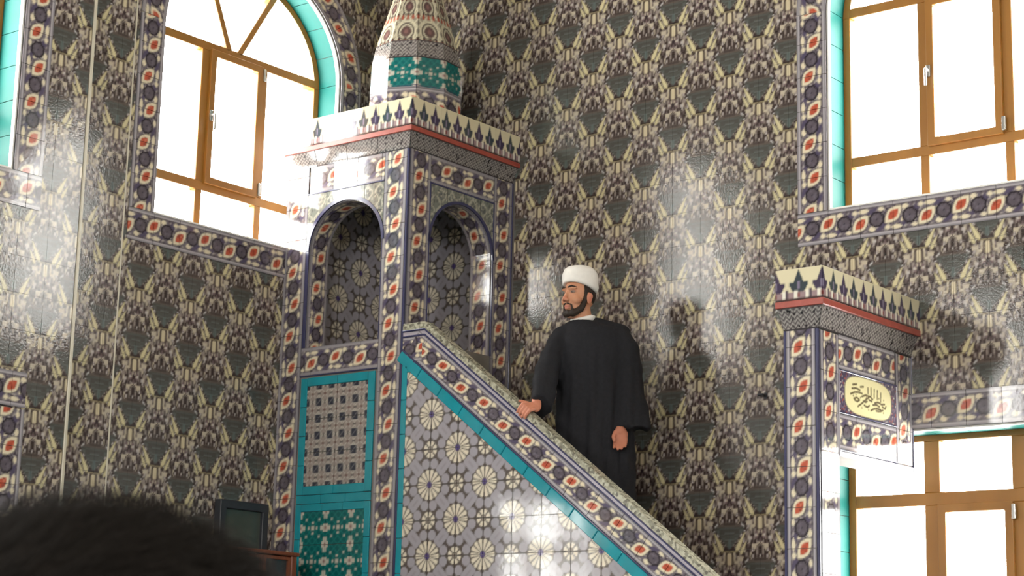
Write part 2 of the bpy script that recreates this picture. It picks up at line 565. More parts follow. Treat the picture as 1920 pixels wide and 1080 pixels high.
def bent(parent, name, mat, fn, srange, trange, pos, ns, nt, thk=0.008):
    """one tile bent to a surface: pos(s, t, height) -> world point"""
    s = np.linspace(srange[0], srange[1], ns + 1); t = np.linspace(trange[0], trange[1], nt + 1)
    return obj_from(name, geo_mesh(name, *grid_geo(s, t, fn, pos=pos, thk=thk)), mat, parent)

def box_mesh(name, pts):
    """eight corners: lower ring of four, upper ring of four"""
    return mesh_py(name, pts, [(0, 3, 2, 1), (4, 5, 6, 7), (0, 1, 5, 4), (1, 2, 6, 5), (2, 3, 7, 6), (3, 0, 4, 7)])

def bevel(me, w=0.003, seg=1):
    bm = bmesh.new(); bm.from_mesh(me)
    bmesh.ops.recalc_face_normals(bm, faces=bm.faces)
    bmesh.ops.bevel(bm, geom=list(bm.edges), offset=w, segments=seg, affect='EDGES', profile=0.5)
    bm.to_mesh(me); bm.free()
    return me

def pbar(name, pl, u0, u1, v0, v1, n0, n1, mat, parent=None, bev=0.003):
    """a bar given in plane coordinates"""
    pts = [pl.p(u0, v0, n0), pl.p(u1, v0, n0), pl.p(u1, v1, n0), pl.p(u0, v1, n0), pl.p(u0, v0, n1), pl.p(u1, v0, n1), pl.p(u1, v1, n1), pl.p(u0, v1, n1)]
    me = box_mesh(name, pts)
    if bev: bevel(me, bev)
    return obj_from(name, me, mat, parent)

def prism(name, pl, poly, n0, n1, mat, parent=None, bev=0.0, holes=()):
    """outline in plane coordinates drawn from n0 to n1, with holes"""
    loops = [list(poly)] + [list(h) for h in holes]
    flat = [p for l in loops for p in l]
    tri = tessellate_polygon([[Vector((u, v, 0)) for u, v in l] for l in loops])
    k = len(flat)
    V = [pl.p(u, v, n1) for u, v in flat] + [pl.p(u, v, n0) for u, v in flat]
    Fc = []
    for t in tri:
        a, b, c = t
        ar = (flat[b][0] - flat[a][0]) * (flat[c][1] - flat[a][1]) - (flat[b][1] - flat[a][1]) * (flat[c][0] - flat[a][0])
        if abs(ar) < 1e-12: continue
        if ar < 0: a, c = c, a
        Fc.append((a, b, c)); Fc.append((c + k, b + k, a + k))
    s = 0
    for l in loops:
        m = len(l)
        for i in range(m):
            j = (i + 1) % m
            Fc.append((s + i, s + i + k, s + j + k, s + j))
        s += m
    me = mesh_py(name, V, Fc)
    bm = bmesh.new(); bm.from_mesh(me)
    bmesh.ops.recalc_face_normals(bm, faces=bm.faces)
    bm.to_mesh(me); bm.free()
    if bev: bevel(me, bev)
    return obj_from(name, me, mat, parent)

def arch_outline(uc, a, z0, zs, b, n=24, pad=0.0):
    """door or window outline, counter-clockwise from the lower left; b = 0 gives a rectangle"""
    L = [(uc - a - pad, z0 - pad), (uc + a + pad, z0 - pad)]
    if b == 0:
        return L + [(uc + a + pad, zs + pad), (uc - a - pad, zs + pad)]
    return L + [(uc + (a + pad) * math.cos(math.pi * i / n), zs + (b + pad) * math.sin(math.pi * i / n)) for i in range(n + 1)]

def arch_hole(uc, a, z0, zs, b, pad=0.0):
    def f(u, v):
        r = (np.abs(u - uc) < a + pad) & (v > z0 - pad) & (v < zs + (pad if b == 0 else 0))
        if b: r = r | ((v >= zs) & (((u - uc) / (a + pad)) ** 2 + ((v - zs) / (b + pad)) ** 2 < 1))
        return r
    return f

def either(*fs):
    def f(u, v):
        r = fs[0](u, v)
        for g in fs[1:]: r = r | g(u, v)
        return r
    return f

class Path:
    """polyline in plane coordinates with arc length"""
    def __init__(s, pts):
        s.p = np.array(pts, float)
        d = np.hypot(*(s.p[1:] - s.p[:-1]).T)
        s.c = np.concatenate([[0], np.cumsum(d)])
        s.L = s.c[-1]
    def at(s, x):
        return np.interp(x, s.c, s.p[:, 0]), np.interp(x, s.c, s.p[:, 1])
    def normal(s, x):
        e = 0.01
        a, b = s.at(max(0, x - e)), s.at(min(s.L, x + e))
        d = (b[0] - a[0], b[1] - a[1]); l = math.hypot(*d) or 1
        return d[1] / l, -d[0] / l          # to the right of travel

def ftile(key='floral', w=0.19, L=0.2):
    return lambda s, t: floral(s / L, t / w)

def floral_strip(parent, pl, u0, u1, v0, v1, vertical=True, s0=0.0, n=24, clips=None, lift=0.0, L=0.2, mat=None):
    """a run of border tiles filling a rectangle, the ornament running along it; s0 puts a disc there"""
    mat = mat or M_BORD
    if vertical:
        w, c = u1 - u0, (u0 + u1) / 2
        lay(parent, pl, (u0, u1, v0, v1), (w, L), (u0, s0 - L / 2), lambda u, v: floral((v - L / 2) / L, (u - w / 2) / w), (1, 2), ('fv', round(w, 4), L, n), mat, n=n, clips=clips, lift=lift, tilt=0.004)
    else:
        w, c = v1 - v0, (v0 + v1) / 2
        lay(parent, pl, (u0, u1, v0, v1), (L, w), (s0 - L / 2, v0), lambda u, v: floral((u - L / 2) / L, (v - w / 2) / w), (2, 1), ('fh', round(w, 4), L, n), mat, n=n, clips=clips, lift=lift, tilt=0.004)

# ------------------------------------------------------------------ the hall
W = 0.9865                                   # width of the minbar, from the right wall
PL = Plane((0, 0, 0), (1, 0, 0))             # left (qibla) wall, u = x
PR = Plane((0, 0, 0), (0, -1, 0))            # right wall, u = -y
PA = Plane((0, -0.09, 0), (1, 0, 0))         # projecting bay of the left wall
WALL_H, THK = 6.6, 0.36
ZU, ZS, AB, HW = 3.623, 4.80, 0.63, 0.755    # upper windows: sill, springing, arch rise, half width
ZL0, ZL1 = 0.75, 2.357                       # lower windows

def rect(u0, u1, v0, v1):
    return [(u0, v0), (u1, v0), (u1, v1), (u0, v1)]

def structure(o):
    o['kind'] = 'structure'
    return o

UC_L, UC_A, UC_R = -1.318, -3.895, 4.035
XU = [7.6, 11.0]                             # further windows along the right wall, outside the picture
up = lambda c: arch_outline(c, HW, ZU, ZS, AB)
lo = lambda c: arch_outline(c, HW, ZL0, ZL1, 0)
wall_left = structure(prism('wall_left', PL, rect(-2.667, 0.36, 0, WALL_H), -THK, 0, M_GROUT, holes=[up(UC_L)]))
wall_bay = structure(prism('wall_bay', PA, rect(-6.5, -2.667, 0, WALL_H), -THK - .09, 0, M_GROUT, holes=[up(UC_A), lo(UC_A)]))
wall_far = structure(prism('wall_left_far', PL, rect(-14.36, -6.5, 0, WALL_H), -THK, 0, M_WALLFAR, holes=[up(-9.6), lo(-9.6)]))
wall_right = structure(prism('wall_right', PR, rect(0, 13.36, 0, WALL_H), -THK, 0, M_GROUT, holes=[up(UC_R), lo(UC_R)] + [up(c) for c in XU]))
PB = Plane((-14, -13, 0), (0, 1, 0))         # behind the camera, facing +x
PC = Plane((0, -13, 0), (-1, 0, 0))          # behind the camera, facing +y
BU = [2.6, 7.0, 11.0]
wall_back = structure(prism('wall_back', PB, rect(-.36, 13.36, 0, WALL_H), -THK, 0, M_WALLFAR, holes=[up(c) for c in BU] + [lo(c) for c in BU[1:2]]))
CUo = [4.0, 9.5]
wall_front = structure(prism('wall_front', PC, rect(0, 14, 0, WALL_H), -THK, 0, M_WALLFAR, holes=[up(c) for c in CUo]))
structure(obj_from('floor', box_mesh('floor', [Vector(p) for p in ((-14.36, -13.36, -.2), (.36, -13.36, -.2), (.36, .36, -.2), (-14.36, .36, -.2), (-14.36, -13.36, 0), (.36, -13.36, 0), (.36, .36, 0), (-14.36, .36, 0))]), M_CARPET))
structure(obj_from('ceiling', box_mesh('ceiling', [Vector(p) for p in ((-14.36, -13.36, WALL_H), (.36, -13.36, WALL_H), (.36, .36, WALL_H), (-14.36, .36, WALL_H), (-14.36, -13.36, WALL_H + .2), (.36, -13.36, WALL_H + .2), (.36, .36, WALL_H + .2), (-14.36, .36, WALL_H + .2))]), M_CEIL))

def portal(pl, uc, v0, v1, n=-0.40):
    l = bpy.data.lights.new('window_daylight', 'AREA')
    l.shape = 'RECTANGLE'
    l.size, l.size_y = 2 * HW, v1 - v0
    l.cycles.is_portal = True
    o = bpy.data.objects.new('window_daylight', l)
    COL.objects.link(o)
    p = pl.p(uc, (v0 + v1) / 2, n)
    z = -pl.N
    o.matrix_world = Matrix(((pl.U.x, pl.V.x, z.x, p.x), (pl.U.y, pl.V.y, z.y, p.y), (pl.U.z, pl.V.z, z.z, p.z), (0, 0, 0, 1)))
    # area lights shine along local -z, which is the plane normal into the room
    return o

for pl, ups, los in ((PL, [UC_L, -9.6], [-9.6]), (PA, [UC_A], [UC_A]), (PR, [UC_R] + XU, [UC_R]), (PB, BU, BU[1:2]), (PC, CUo, [])):
    for c in ups: portal(pl, c, ZU, ZS + AB)
    for c in los: portal(pl, c, ZL0, ZL1)

# ---- damask tiles on the walls in view
DT = 0.199
def lay_damask(parent, pl, region, heart, hole=None, skip=None):
    o = (heart[0], heart[1] - 0.08)
    lay(parent, pl, region, (DT, DT), o, lambda u, v: damask(u, v - 0.08), (2, 2), 'damask', M_TILE, n=28, hole=hole, skip=skip, thk=0.009, gap=.0007)

lay_damask(wall_right, PR, (0.0, 6.4, 0.4, 6.4), (1.640, 4.42), either(arch_hole(UC_R, HW, ZU, ZS, AB, .10), arch_hole(UC_R, HW, ZL0, ZL1, 0, .10)),
           skip=lambda u, v: u < 0.98 and v < 4.1)
lay_damask(wall_left, PL, (-2.289, 0.0, 0.4, 6.4), (-2.142, 3.247), arch_hole(UC_L, HW, ZU, ZS, AB, .10), skip=lambda u, v: u > -0.97 and v < 4.1)
lay_damask(wall_left, PL, (-2.655, -2.295, 0.4, 6.4), (-2.385, 3.36))
lay_damask(wall_bay, PA, (-5.0, -2.672, 0.4, 6.4), (-2.880, 3.246), either(arch_hole(UC_A, HW, ZU, ZS, AB, .10), arch_hole(UC_A, HW, ZL0, ZL1, 0, .10)))
structure(pbar('trim_1', PA, -2.676, -2.655, 0, WALL_H, -.012, .014, M_BEAD, bev=.004))
structure(pbar('trim_2', PL, -2.2975, -2.2865, 0, WALL_H, 0, .013, M_BEAD, bev=.003))

# ---- window borders of floral tiles
BW = 0.19
def border(name, pl, uc, z0, z1, b, bottom=True):
    t = empty(name)
    structure(t)
    a = HW
    LF = 0.007
    top = z1
    if bottom:
        floral_strip(t, pl, uc - a - BW, uc + a + BW, z0 - BW, z0, False, uc - a - BW / 2, lift=LF)
    for s in (-1, 1):
        u0, u1 = (uc - a - BW, uc - a) if s < 0 else (uc + a, uc + a + BW)
        floral_strip(t, pl, u0, u1, z0 if bottom else z0 - BW, top, True, z0 + .1, lift=LF)
    if b == 0:
        floral_strip(t, pl, uc - a - BW, uc + a + BW, z1, z1 + BW, False, uc - a - BW / 2, lift=LF)
    else:
        pts = [(uc - (a + BW / 2) * math.cos(math.pi * i / 60), z1 + (b + BW / 2) * math.sin(math.pi * i / 60)) for i in range(61)]
        P = Path(pts)
        k = int(round(P.L / .2))
        for i in range(k):
            s0, s1 = P.L * i / k, P.L * (i + 1) / k
            def pos(s, tt, h):
                x, y = P.at(s); nx, ny = P.normal(s)
                return pl.p(x + nx * tt, y + ny * tt, LF + h)
            bent(t, 'tile', M_BORD, lambda s, tt: floral((s - P.L / k / 2) / (P.L / k), -tt / BW), (s1 - GAP, s0 + GAP), (-BW / 2 + GAP, BW / 2 - GAP), pos, 20, 20)
    return t

border('trim_3', PL, UC_L, ZU, ZS, AB)
border('trim_4', PA, UC_A, ZU, ZS, AB)
border('trim_5', PA, UC_A, ZL0, ZL1, 0)
border('trim_6', PR, UC_R, ZU, ZS, AB)
border('trim_7', PR, UC_R, ZL0, ZL1, 0)

# ---- windows
FD0, FD1 = -0.24, -0.18                      # frame depth behind the wall face
def arc_band(name, pl, uc, zs, a, b, w, n0, n1, mat, parent, n=28):
    out = [(uc + a * math.cos(math.pi * i / n), zs + b * math.sin(math.pi * i / n)) for i in range(n + 1)]
    inn = [(uc + (a - w) * math.cos(math.pi * i / n), zs + (b - w) * math.sin(math.pi * i / n)) for i in range(n + 1)]
    return prism(name, pl, out + inn[::-1], n0, n1, mat, parent)

def bar2(name, pl, p, q, w, n0, n1, mat, parent):
    d = Vector((q[0] - p[0], q[1] - p[1])); d.normalize(); m = Vector((-d.y, d.x)) * (w / 2)
    return prism(name, pl, [(p[0] - m.x, p[1] - m.y), (q[0] - m.x, q[1] - m.y), (q[0] + m.x, q[1] + m.y), (p[0] + m.x, p[1] + m.y)][::1], n0, n1, mat, parent, bev=.003)

def handle(pl, u, v, parent, turn=0):
    h = pbar('handle', pl, u - .012, u + .012, v - .035, v + .035, FD1 + .02, FD1 + .032, M_METAL, parent, bev=.003)
    pbar('handle_neck', pl, u - .009, u + .009, v - .009, v + .009, FD1 + .032, FD1 + .062, M_METAL, h, bev=.003)
    pbar('handle_grip', pl, u - .007, u + .007, v - .095, v + .010, FD1 + .055, FD1 + .072, M_METAL, h, bev=.005)
    return h

def sash(pl, u0, u1, v0, v1, parent, grip=True):
    w = .045
    s = prism('sash', pl, rect(u0, u1, v0, v1), FD1 - .03, FD1 + .022, M_FRAME, parent, holes=[rect(u0 + w, u1 - w, v0 + w, v1 - w)], bev=.003)
    pbar('hinge', pl, u1 - .004, u1 + .018, v0 + .015, v0 + .095, FD1 + .01, FD1 + .034, M_METAL, s, bev=.004)
    pbar('hinge', pl, u1 - .004, u1 + .018, v1 - .095, v1 - .015, FD1 + .01, FD1 + .034, M_METAL, s, bev=.004)
    if grip:
        handle(pl, u0 + .016, (v0 + v1) / 2, s)
    pane(pl, rect(u0 + w - .005, u1 - w + .005, v0 + w - .005, v1 - w + .005), s)

def pane(pl, poly, parent):
    prism('pane', pl, poly, FD0 + .025, FD0 + .029, M_GLASS, parent)

def reveal(pl, uc, z0, z1, b, parent):
    """the splay of the opening: a white edge strip put in for glare, turquoise tiles behind it"""
    a = HW
    arc = [(uc + a * math.cos(math.pi * i / 40), z1 + b * math.sin(math.pi * i / 40)) for i in range(41)] if b else [(uc + a, z1), (uc - a, z1)]
    P = Path([(uc + a, z0)] + arc + [(uc - a, z0)])
    g = parent
    pts = [(P.at(x), P.normal(x)) for x in np.linspace(0, P.L, 90)]
    V, Fc = [], []
    # white strip round the edge, standing in for reflected sky glare
    for (x, y), (nx, ny) in pts:
        for dn, dt in ((.002, .0), (-.025, .0), (-.025, .010), (.002, .010)):
            V.append(pl.p(x - nx * dt, y - ny * dt, dn))
    for i in range(len(pts) - 1):
        for k in range(4):
            Fc.append((i * 4 + k, i * 4 + (k + 1) % 4, (i + 1) * 4 + (k + 1) % 4, (i + 1) * 4 + k))
    me = mesh_py('glare_arris', V, Fc)
    obj_from('glare_arris', me, M_PLASTER, g)
    k = max(1, int(round(P.L / .2)))
    for i in range(k):
        xs = np.linspace(P.L * i / k + .002, P.L * (i + 1) / k - .002, 7)
        V, Fc = [], []
        for x in xs:
            (px, py), (nx, ny) = P.at(x), P.normal(x)
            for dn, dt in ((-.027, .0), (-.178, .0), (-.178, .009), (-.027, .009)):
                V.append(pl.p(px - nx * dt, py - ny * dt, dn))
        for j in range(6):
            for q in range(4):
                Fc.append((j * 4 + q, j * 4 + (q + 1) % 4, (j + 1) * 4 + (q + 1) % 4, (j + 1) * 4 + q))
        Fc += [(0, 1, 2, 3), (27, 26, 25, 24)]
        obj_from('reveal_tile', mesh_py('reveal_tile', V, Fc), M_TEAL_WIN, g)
    pbar('sill', pl, uc - a, uc + a, z0 - .004, z0 + .012, -.30, .004, M_PLASTER, g, bev=.002)

def window_upper(name, pl, uc):
    w = empty(name, (0, 0, 0)); structure(w)
    bar = lambda nm, u0, u1, v0, v1: pbar(nm, pl, uc + u0, uc + u1, v0, v1, FD0, FD1, M_FRAME, w)
    bar('stile', -HW, -HW + .05, ZU, ZS); bar('stile', HW - .05, HW, ZU, ZS)
    bar('bottom_rail', -HW + .05, HW - .05, ZU, ZU + .05)
    bar('lower_rail', -HW + .05, HW - .05, 3.905, 3.962)
    bar('transom', -HW + .05, HW - .05, 4.798, 4.854)
    for s in (-1, 1):
        bar('mullion', s * .25 - .026, s * .25 + .026, ZU + .05, 3.905)
        bar('mullion', s * .25 - .03, s * .25 + .03, 3.962, 4.798)
    arc_band('arch_frame', pl, uc, ZS, HW, AB, .05, FD0, FD1, M_FRAME, w)
    bar2('spoke', pl, (uc - .055, 4.845), (uc - .285, ZS + AB * .90), .042, FD0, FD1, M_FRAME, w)
    bar2('spoke', pl, (uc + .03, 4.845), (uc + .335, ZS + AB * .87), .042, FD0, FD1, M_FRAME, w)
    sash(pl, uc - .222, uc + .222, 3.950, 4.81, w)
    for u0, u1 in ((-.71, -.275), (-.225, .225), (.275, .71)):
        pane(pl, rect(uc + u0, uc + u1, ZU + .045, 3.91), w)
    for u0, u1 in ((-.71, -.275), (.275, .71)):
        pane(pl, rect(uc + u0, uc + u1, 3.957, 4.803), w)
    for p0, p1 in ((0, 55), (58, 112), (115, 180)):
        arc = [(uc + (HW - .045) * math.cos(math.radians(x)), ZS + (AB - .045) * math.sin(math.radians(x))) for x in np.linspace(p0, p1, 10)]
        pane(pl, [(uc - .01, 4.85)] + [(x, max(y, 4.851)) for x, y in arc], w)
    reveal(pl, uc, ZU, ZS, AB, w)
    return w

def window_lower(name, pl, uc):
    w = empty(name, (0, 0, 0)); structure(w)
    bar = lambda nm, u0, u1, v0, v1: pbar(nm, pl, uc + u0, uc + u1, v0, v1, FD0, FD1, M_FRAME, w)
    bar('stile', -HW, -HW + .05, ZL0, ZL1); bar('stile', HW - .05, HW, ZL0, ZL1)
    bar('bottom_rail', -HW + .05, HW - .05, ZL0, ZL0 + .06)
    bar('top_rail', -HW + .05, HW - .05, ZL1 - .042, ZL1)
    bar('transom', -HW + .05, HW - .05, 1.972, 2.040)
    for s in (-1, 1):
        bar('mullion', s * .25 - .045, s * .25 + .045, 2.040, ZL1 - .042)
        bar('mullion', s * .25 - .045, s * .25 + .045, ZL0 + .06, 1.972)
    sash(pl, uc - .212, uc + .212, ZL0 + .05, 1.975, w)
    for u0, u1 in ((-.71, -.29), (-.21, .21), (.29, .71)):
        pane(pl, rect(uc + u0, uc + u1, 2.035, ZL1 - .037), w)
    for u0, u1 in ((-.71, -.29), (.29, .71)):
        pane(pl, rect(uc + u0, uc + u1, ZL0 + .055, 1.977), w)
    reveal(pl, uc, ZL0, ZL1, 0, w)
    return w

window_upper('window_1', PL, UC_L)
window_upper('window_2', PA, UC_A)
window_lower('window_3', PA, UC_A)
window_upper('window_4', PR, UC_R)
window_lower('window_5', PR, UC_R)

# ------------------------------------------------------------------ the minbar
minbar = empty('minbar', (-W / 2, -1.9, 0))
tag(minbar, 'tall tiled minbar with canopied tower, sloping stair flank and gate', 'pulpit')
PS = Plane((-W, 0, 0), (0, -1, 0))           # its side, u = -y
TD = 1.012                                   # depth of the tower along the wall
PF = Plane((0, -TD, 0), (1, 0, 0))           # front of the tower, u = x
GY = 3.765
PG = Plane((0, -GY, 0), (1, 0, 0))           # front of the gate
JT = 0.165                                   # thickness of the tower walls
TZ0, TZ1 = 2.975, 4.115                      # balcony floor, underside of the cornice
LT = 0.2015                                  # lattice tile
AS = dict(uc=.515, a=.30, z0=TZ0, zs=3.58, b=.285)
AF = dict(uc=-.493, a=.297, z0=TZ0, zs=3.58, b=.285)

def lattice_m(pu, pv):
    return lambda u, v: lattice((u) / LT, (v) / LT)

def lay_lattice(parent, pl, region, big, clips=None, n=26):
    lay(parent, pl, region, (LT, LT), big, lambda u, v: lattice(u / LT, v / LT), (2, 2), 'lattice', M_LATT, n=n, clips=clips, tilt=0.003)

# tower walls
side = prism('side_wall', PS, rect(0.0, TD, TZ0 - .2, TZ1), -JT, 0, M_CORE, minbar, holes=[arch_outline(**AS)])
front = prism('front_wall', PF, rect(-W + JT, 0, TZ0 - .2, TZ1), -JT, 0, M_CORE, minbar, holes=[arch_outline(**AF)])
base = pbar('tower_base', PS, 0, TD, 0, TZ0 - .2, -W + .002, 0, M_CORE, minbar, bev=0)
pbar('balcony_floor', PS, JT * .0, TD - JT, TZ0 - .2, TZ0 - .02, -W + .002, -JT, M_CORE, minbar, bev=0)
roof = pbar('tower_roof', PS, 0, TD, TZ1, 4.40, -W + .002, 0, M_CORE, minbar, bev=0)
back_in = pbar('inner_panel', PL, -W + JT, -.01, TZ0 - .02, TZ1, .0105, .02, M_GROUT, minbar, bev=0)
PLi = Plane((0, -.02, 0), (1, 0, 0)); PRi = Plane((-.02, 0, 0), (0, -1, 0))
lay_lattice(back_in, PLi, (-W + JT, -.03, TZ0, TZ1), (-.523, 3.387))
right_in = pbar('inner_panel', PR, .03, TD - JT, TZ0 - .02, TZ1, .0105, .02, M_GROUT, minbar, bev=0)
lay_lattice(right_in, PRi, (.03, TD - JT, TZ0, TZ1), (.566, 3.626))

def reveal_floral(parent, pl, uc, a, z0, zs, b, depth):
    """ornament running round the inside of an arched opening"""
    pts = [(uc + a, z0)] + [(uc + a * math.cos(math.pi * i / 40), zs + b * math.sin(math.pi * i / 40)) for i in range(41)] + [(uc - a, z0)]
    P = Path(pts)
    k = int(round(P.L / .2)); L = P.L / k
    for i in range(k):
        def pos(s, t, h):
            x, y = P.at(s); nx, ny = P.normal(s)
            return pl.p(x - nx * (h - .001), y - ny * (h - .001), t)
        bent(parent, 'tile', M_BORD, lambda s, t: floral((s - L / 2) / L, (t + depth / 2) / depth), (L * i + GAP, L * (i + 1) - GAP), (-depth + .002, -.002), pos, 20, 20, thk=.006)

reveal_floral(side, PS, depth=JT, **AS)
reveal_floral(front, PF, depth=JT, **AF)

# tower side: strips, spandrel, bands and panels
BWt = .19
for u0, u1 in ((.004, BWt), (TD - BWt, TD - .012)):
    floral_strip(base, PS, u0, u1, .3, TZ0 - .2, True, 2.36, n=22)
    floral_strip(side, PS, u0, u1, TZ0 - .2, TZ1, True, 2.36, n=22)
floral_strip(side, PS, BWt, TD - BWt, 3.945, TZ1, False, .3, n=22)
def lay_spandrel(parent, pl, region, hole):
    lay(parent, pl, region, (.158, .1825), (region[0], region[2]), lambda u, v: arabesque(u, v), (1, 1), 'arab', M_LATT, n=20, hole=hole, tilt=.003)
hs = arch_hole(AS['uc'], AS['a'], AS['z0'], AS['zs'], AS['b'], .012)
lay_spandrel(side, PS, (BWt, TD - BWt, 3.58, 3.945), hs)
for u0, u1 in ((BWt, .215), (.815, TD - BWt)):
    pbar('edge_trim', PS, u0, u1, TZ0, 3.58, 0, .009, M_NAVY, side, bev=.002)
arc_band('edge_trim', PS, AS['uc'], AS['zs'], AS['a'] + .022, AS['b'] + .022, .022, 0, .012, M_NAVY, side)
floral_strip(side, PS, BWt, TD - BWt, 2.80, TZ0, False, .38, n=22, L=.2)
pbar('edge_trim', PS, TD - .012, TD + .004, .3, TZ1, -.004, .010, M_NAVY, side, bev=.003)
pbar('edge_trim', PS, BWt - .004, TD - BWt + .004, 3.937, 3.947, 0, .012, M_NAVY, side, bev=.002)
pbar('edge_trim', PS, BWt - .004, TD - BWt + .004, 2.795, 2.803, 0, .012, M_NAVY, side, bev=.002)
# turquoise frames with two panels
def teal_frame(parent, pl, u0, u1, v0, v1, w, L=.2):
    for s in (0, 1):
        a0, a1 = (u0, u0 + w) if s == 0 else (u1 - w, u1)
        k = max(1, round((v1 - v0) / L))
        for i in range(k):
            pbar('turquoise_tile', pl, a0, a1, v0 + (v1 - v0) * i / k + .001, v0 + (v1 - v0) * (i + 1) / k - .001, 0, .013, M_TEAL, parent, bev=.003)
    for s in (0, 1):
        b0, b1 = (v0, v0 + w) if s == 0 else (v1 - w, v1)
        k = max(1, round((u1 - u0 - 2 * w) / L))
        uu = np.linspace(u0 + w, u1 - w, k + 1)
        for i in range(k):
            pbar('turquoise_tile', pl, uu[i] + .001, uu[i + 1] - .001, b0, b1, 0, .013, M_TEAL, parent, bev=.003)
teal_frame(base, PS, .205, .808, 2.075, 2.785, .052)
lay(base, PS, (.257, .756, 2.127, 2.733), (.2496, .202), (.257, 2.127), lambda u, v: smallstar(u / .0998, v / .101), (1, 1), 'sstar', M_LATT, n=30, tilt=.003)
uu = np.linspace(.205, .808, 4)
for i in range(3):
    pbar('turquoise_tile', PS, uu[i] + .001, uu[i + 1] - .001, 2.022, 2.073, 0, .010, M_TEAL, base, bev=.002)
teal_frame(base, PS, .205, .808, .35, 2.020, .045)
lay(base, PS, (.250, .763, .395, 1.975), (.2052, .1975), (.250 , 1.975 - .1975 * 8), lambda u, v: greenstar(u / .2052, v / .1975 ), (1, 1), 'gstar', M_LATT, n=28, tilt=.003)

# tower front
for u0, u1 in ((-W + .004, -W + BWt), (-BWt + .0, -.010)):
    floral_strip(front, PF, u0, u1, TZ0 - .2, TZ1, True, 2.46, n=22)
floral_strip(front, PF, -W + BWt, -BWt, 3.945, TZ1, False, -.75, n=22)
hf = arch_hole(AF['uc'], AF['a'], AF['z0'], AF['zs'], AF['b'], .012)
lay_spandrel(front, PF, (-W + BWt, -BWt, 3.58, 3.945), hf)
arc_band('edge_trim', PF, AF['uc'], AF['zs'], AF['a'] + .018, AF['b'] + .018, .018, 0, .012, M_NAVY, front)
pbar('edge_trim', PF, -W + BWt - .006, -W + BWt + .004, TZ0, 3.95, 0, .012, M_NAVY, front, bev=.002)
pbar('edge_trim', PF, -BWt - .004, -BWt + .006, TZ0, 3.95, 0, .012, M_NAVY, front, bev=.002)
pbar('edge_trim', PF, -W + BWt, -BWt, 3.938, 3.948, 0, .012, M_NAVY, front, bev=.002)
pbar('edge_trim', PF, -.010, .0, TZ0 - .2, TZ1, 0, .012, M_NAVY, front, bev=.002)

# cornices: a scaled cove, a terracotta fillet and a frieze of palmettes
def cornice_run(parent, pl, ua, ub, ea, eb, z, full):
    """z: five heights; ea/eb 1 when that end turns a corner and grows with the overhang"""
    z0, z1, z2, z3 = z
    L = ub - ua
    k = max(1, round(L / .25))
    def off(f, o0, o1): return o0 + (o1 - o0) * f ** 1.3
    for i in range(k):
        s0, s1 = i / k, (i + 1) / k
        def pos(s, t, h, o0=0.004, o1=.05, za=z0, zb=z1):
            o = off(max(0, t), o0, o1)
            u = (ua - ea * o) * (1 - s) + (ub + eb * o) * s
            return pl.p(u, za + (zb - za) * t, o + h * .5)
        bent(parent, 'cove_tile', M_LATT, lambda s, t: zigzag(s * L, t), (s0 + .002, s1 - .002), (0, 1), pos, 44, 22, thk=.008)
        def pos2(s, t, h):
            o = .058
            u = (ua - ea * o) * (1 - s) + (ub + eb * o) * s
            return pl.p(u, z2 + (z3 - z2) * t, o - .004 + h)
        n = round(L / .094)
        bent(parent, 'frieze_tile', M_BORD, lambda s, t: palmette(s * n, t), (s0 + .001, s1 - .001), (0, 1), pos2, 44, 26, thk=.008)
    o = .066
    pbar('terracotta_fillet', pl, ua if ea == 1 else ua - ea * o, ub + eb * o, z1 - .002, z2, 0, o, M_RED, parent, bev=.002)
    o = .054
    pbar('frieze_core', pl, ua if ea == 1 else ua - ea * o, ub + eb * o, z2, z3 - .004, 0, o, M_CORE, parent, bev=0)

cor = pbar('tower_cornice', PS, .002, TD - .002, 4.395, 4.408, -W + .002, -.002, M_CORE, minbar, bev=0)
cornice_run(cor, PS, .004, TD, 0, 1, (TZ1, 4.207, 4.235, 4.410), True)
cornice_run(cor, PF, -W, -.004, 1, 0, (TZ1, 4.207, 4.235, 4.410), True)

# spire: ten-sided drum and cone above the tower
SPC = Vector((-.45, -.56, 0))
RR = Vector((math.sin(YAW), -math.cos(YAW), 0)); TT = Vector((-math.cos(YAW), -math.sin(YAW), 0))
NF = 10
def svert(k, r, z):
    t = math.radians(14 + 36 * k)
    return SPC + (RR * math.cos(t) + TT * math.sin(t)) * r + Vector((0, 0, z))
prof = [(4.40, .300), (4.632, .298), (4.825, .291), (4.945, .268), (5.24, .178), (5.53, .090), (5.82, .012)]
V, Fc = [], []
for z, r in prof:
    for k in range(NF): V.append(svert(k, r - .006, z))
for i in range(len(prof) - 1):
    for k in range(NF):
        Fc.append((i * NF + k, i * NF + (k + 1) % NF, (i + 1) * NF + (k + 1) % NF, (i + 1) * NF + k))
Fc.append(tuple(range(NF))[::-1]); Fc.append(tuple((len(prof) - 1) * NF + k for k in range(NF)))
spire = obj_from('spire', mesh_py('spire', V, Fc), M_CORE, minbar)
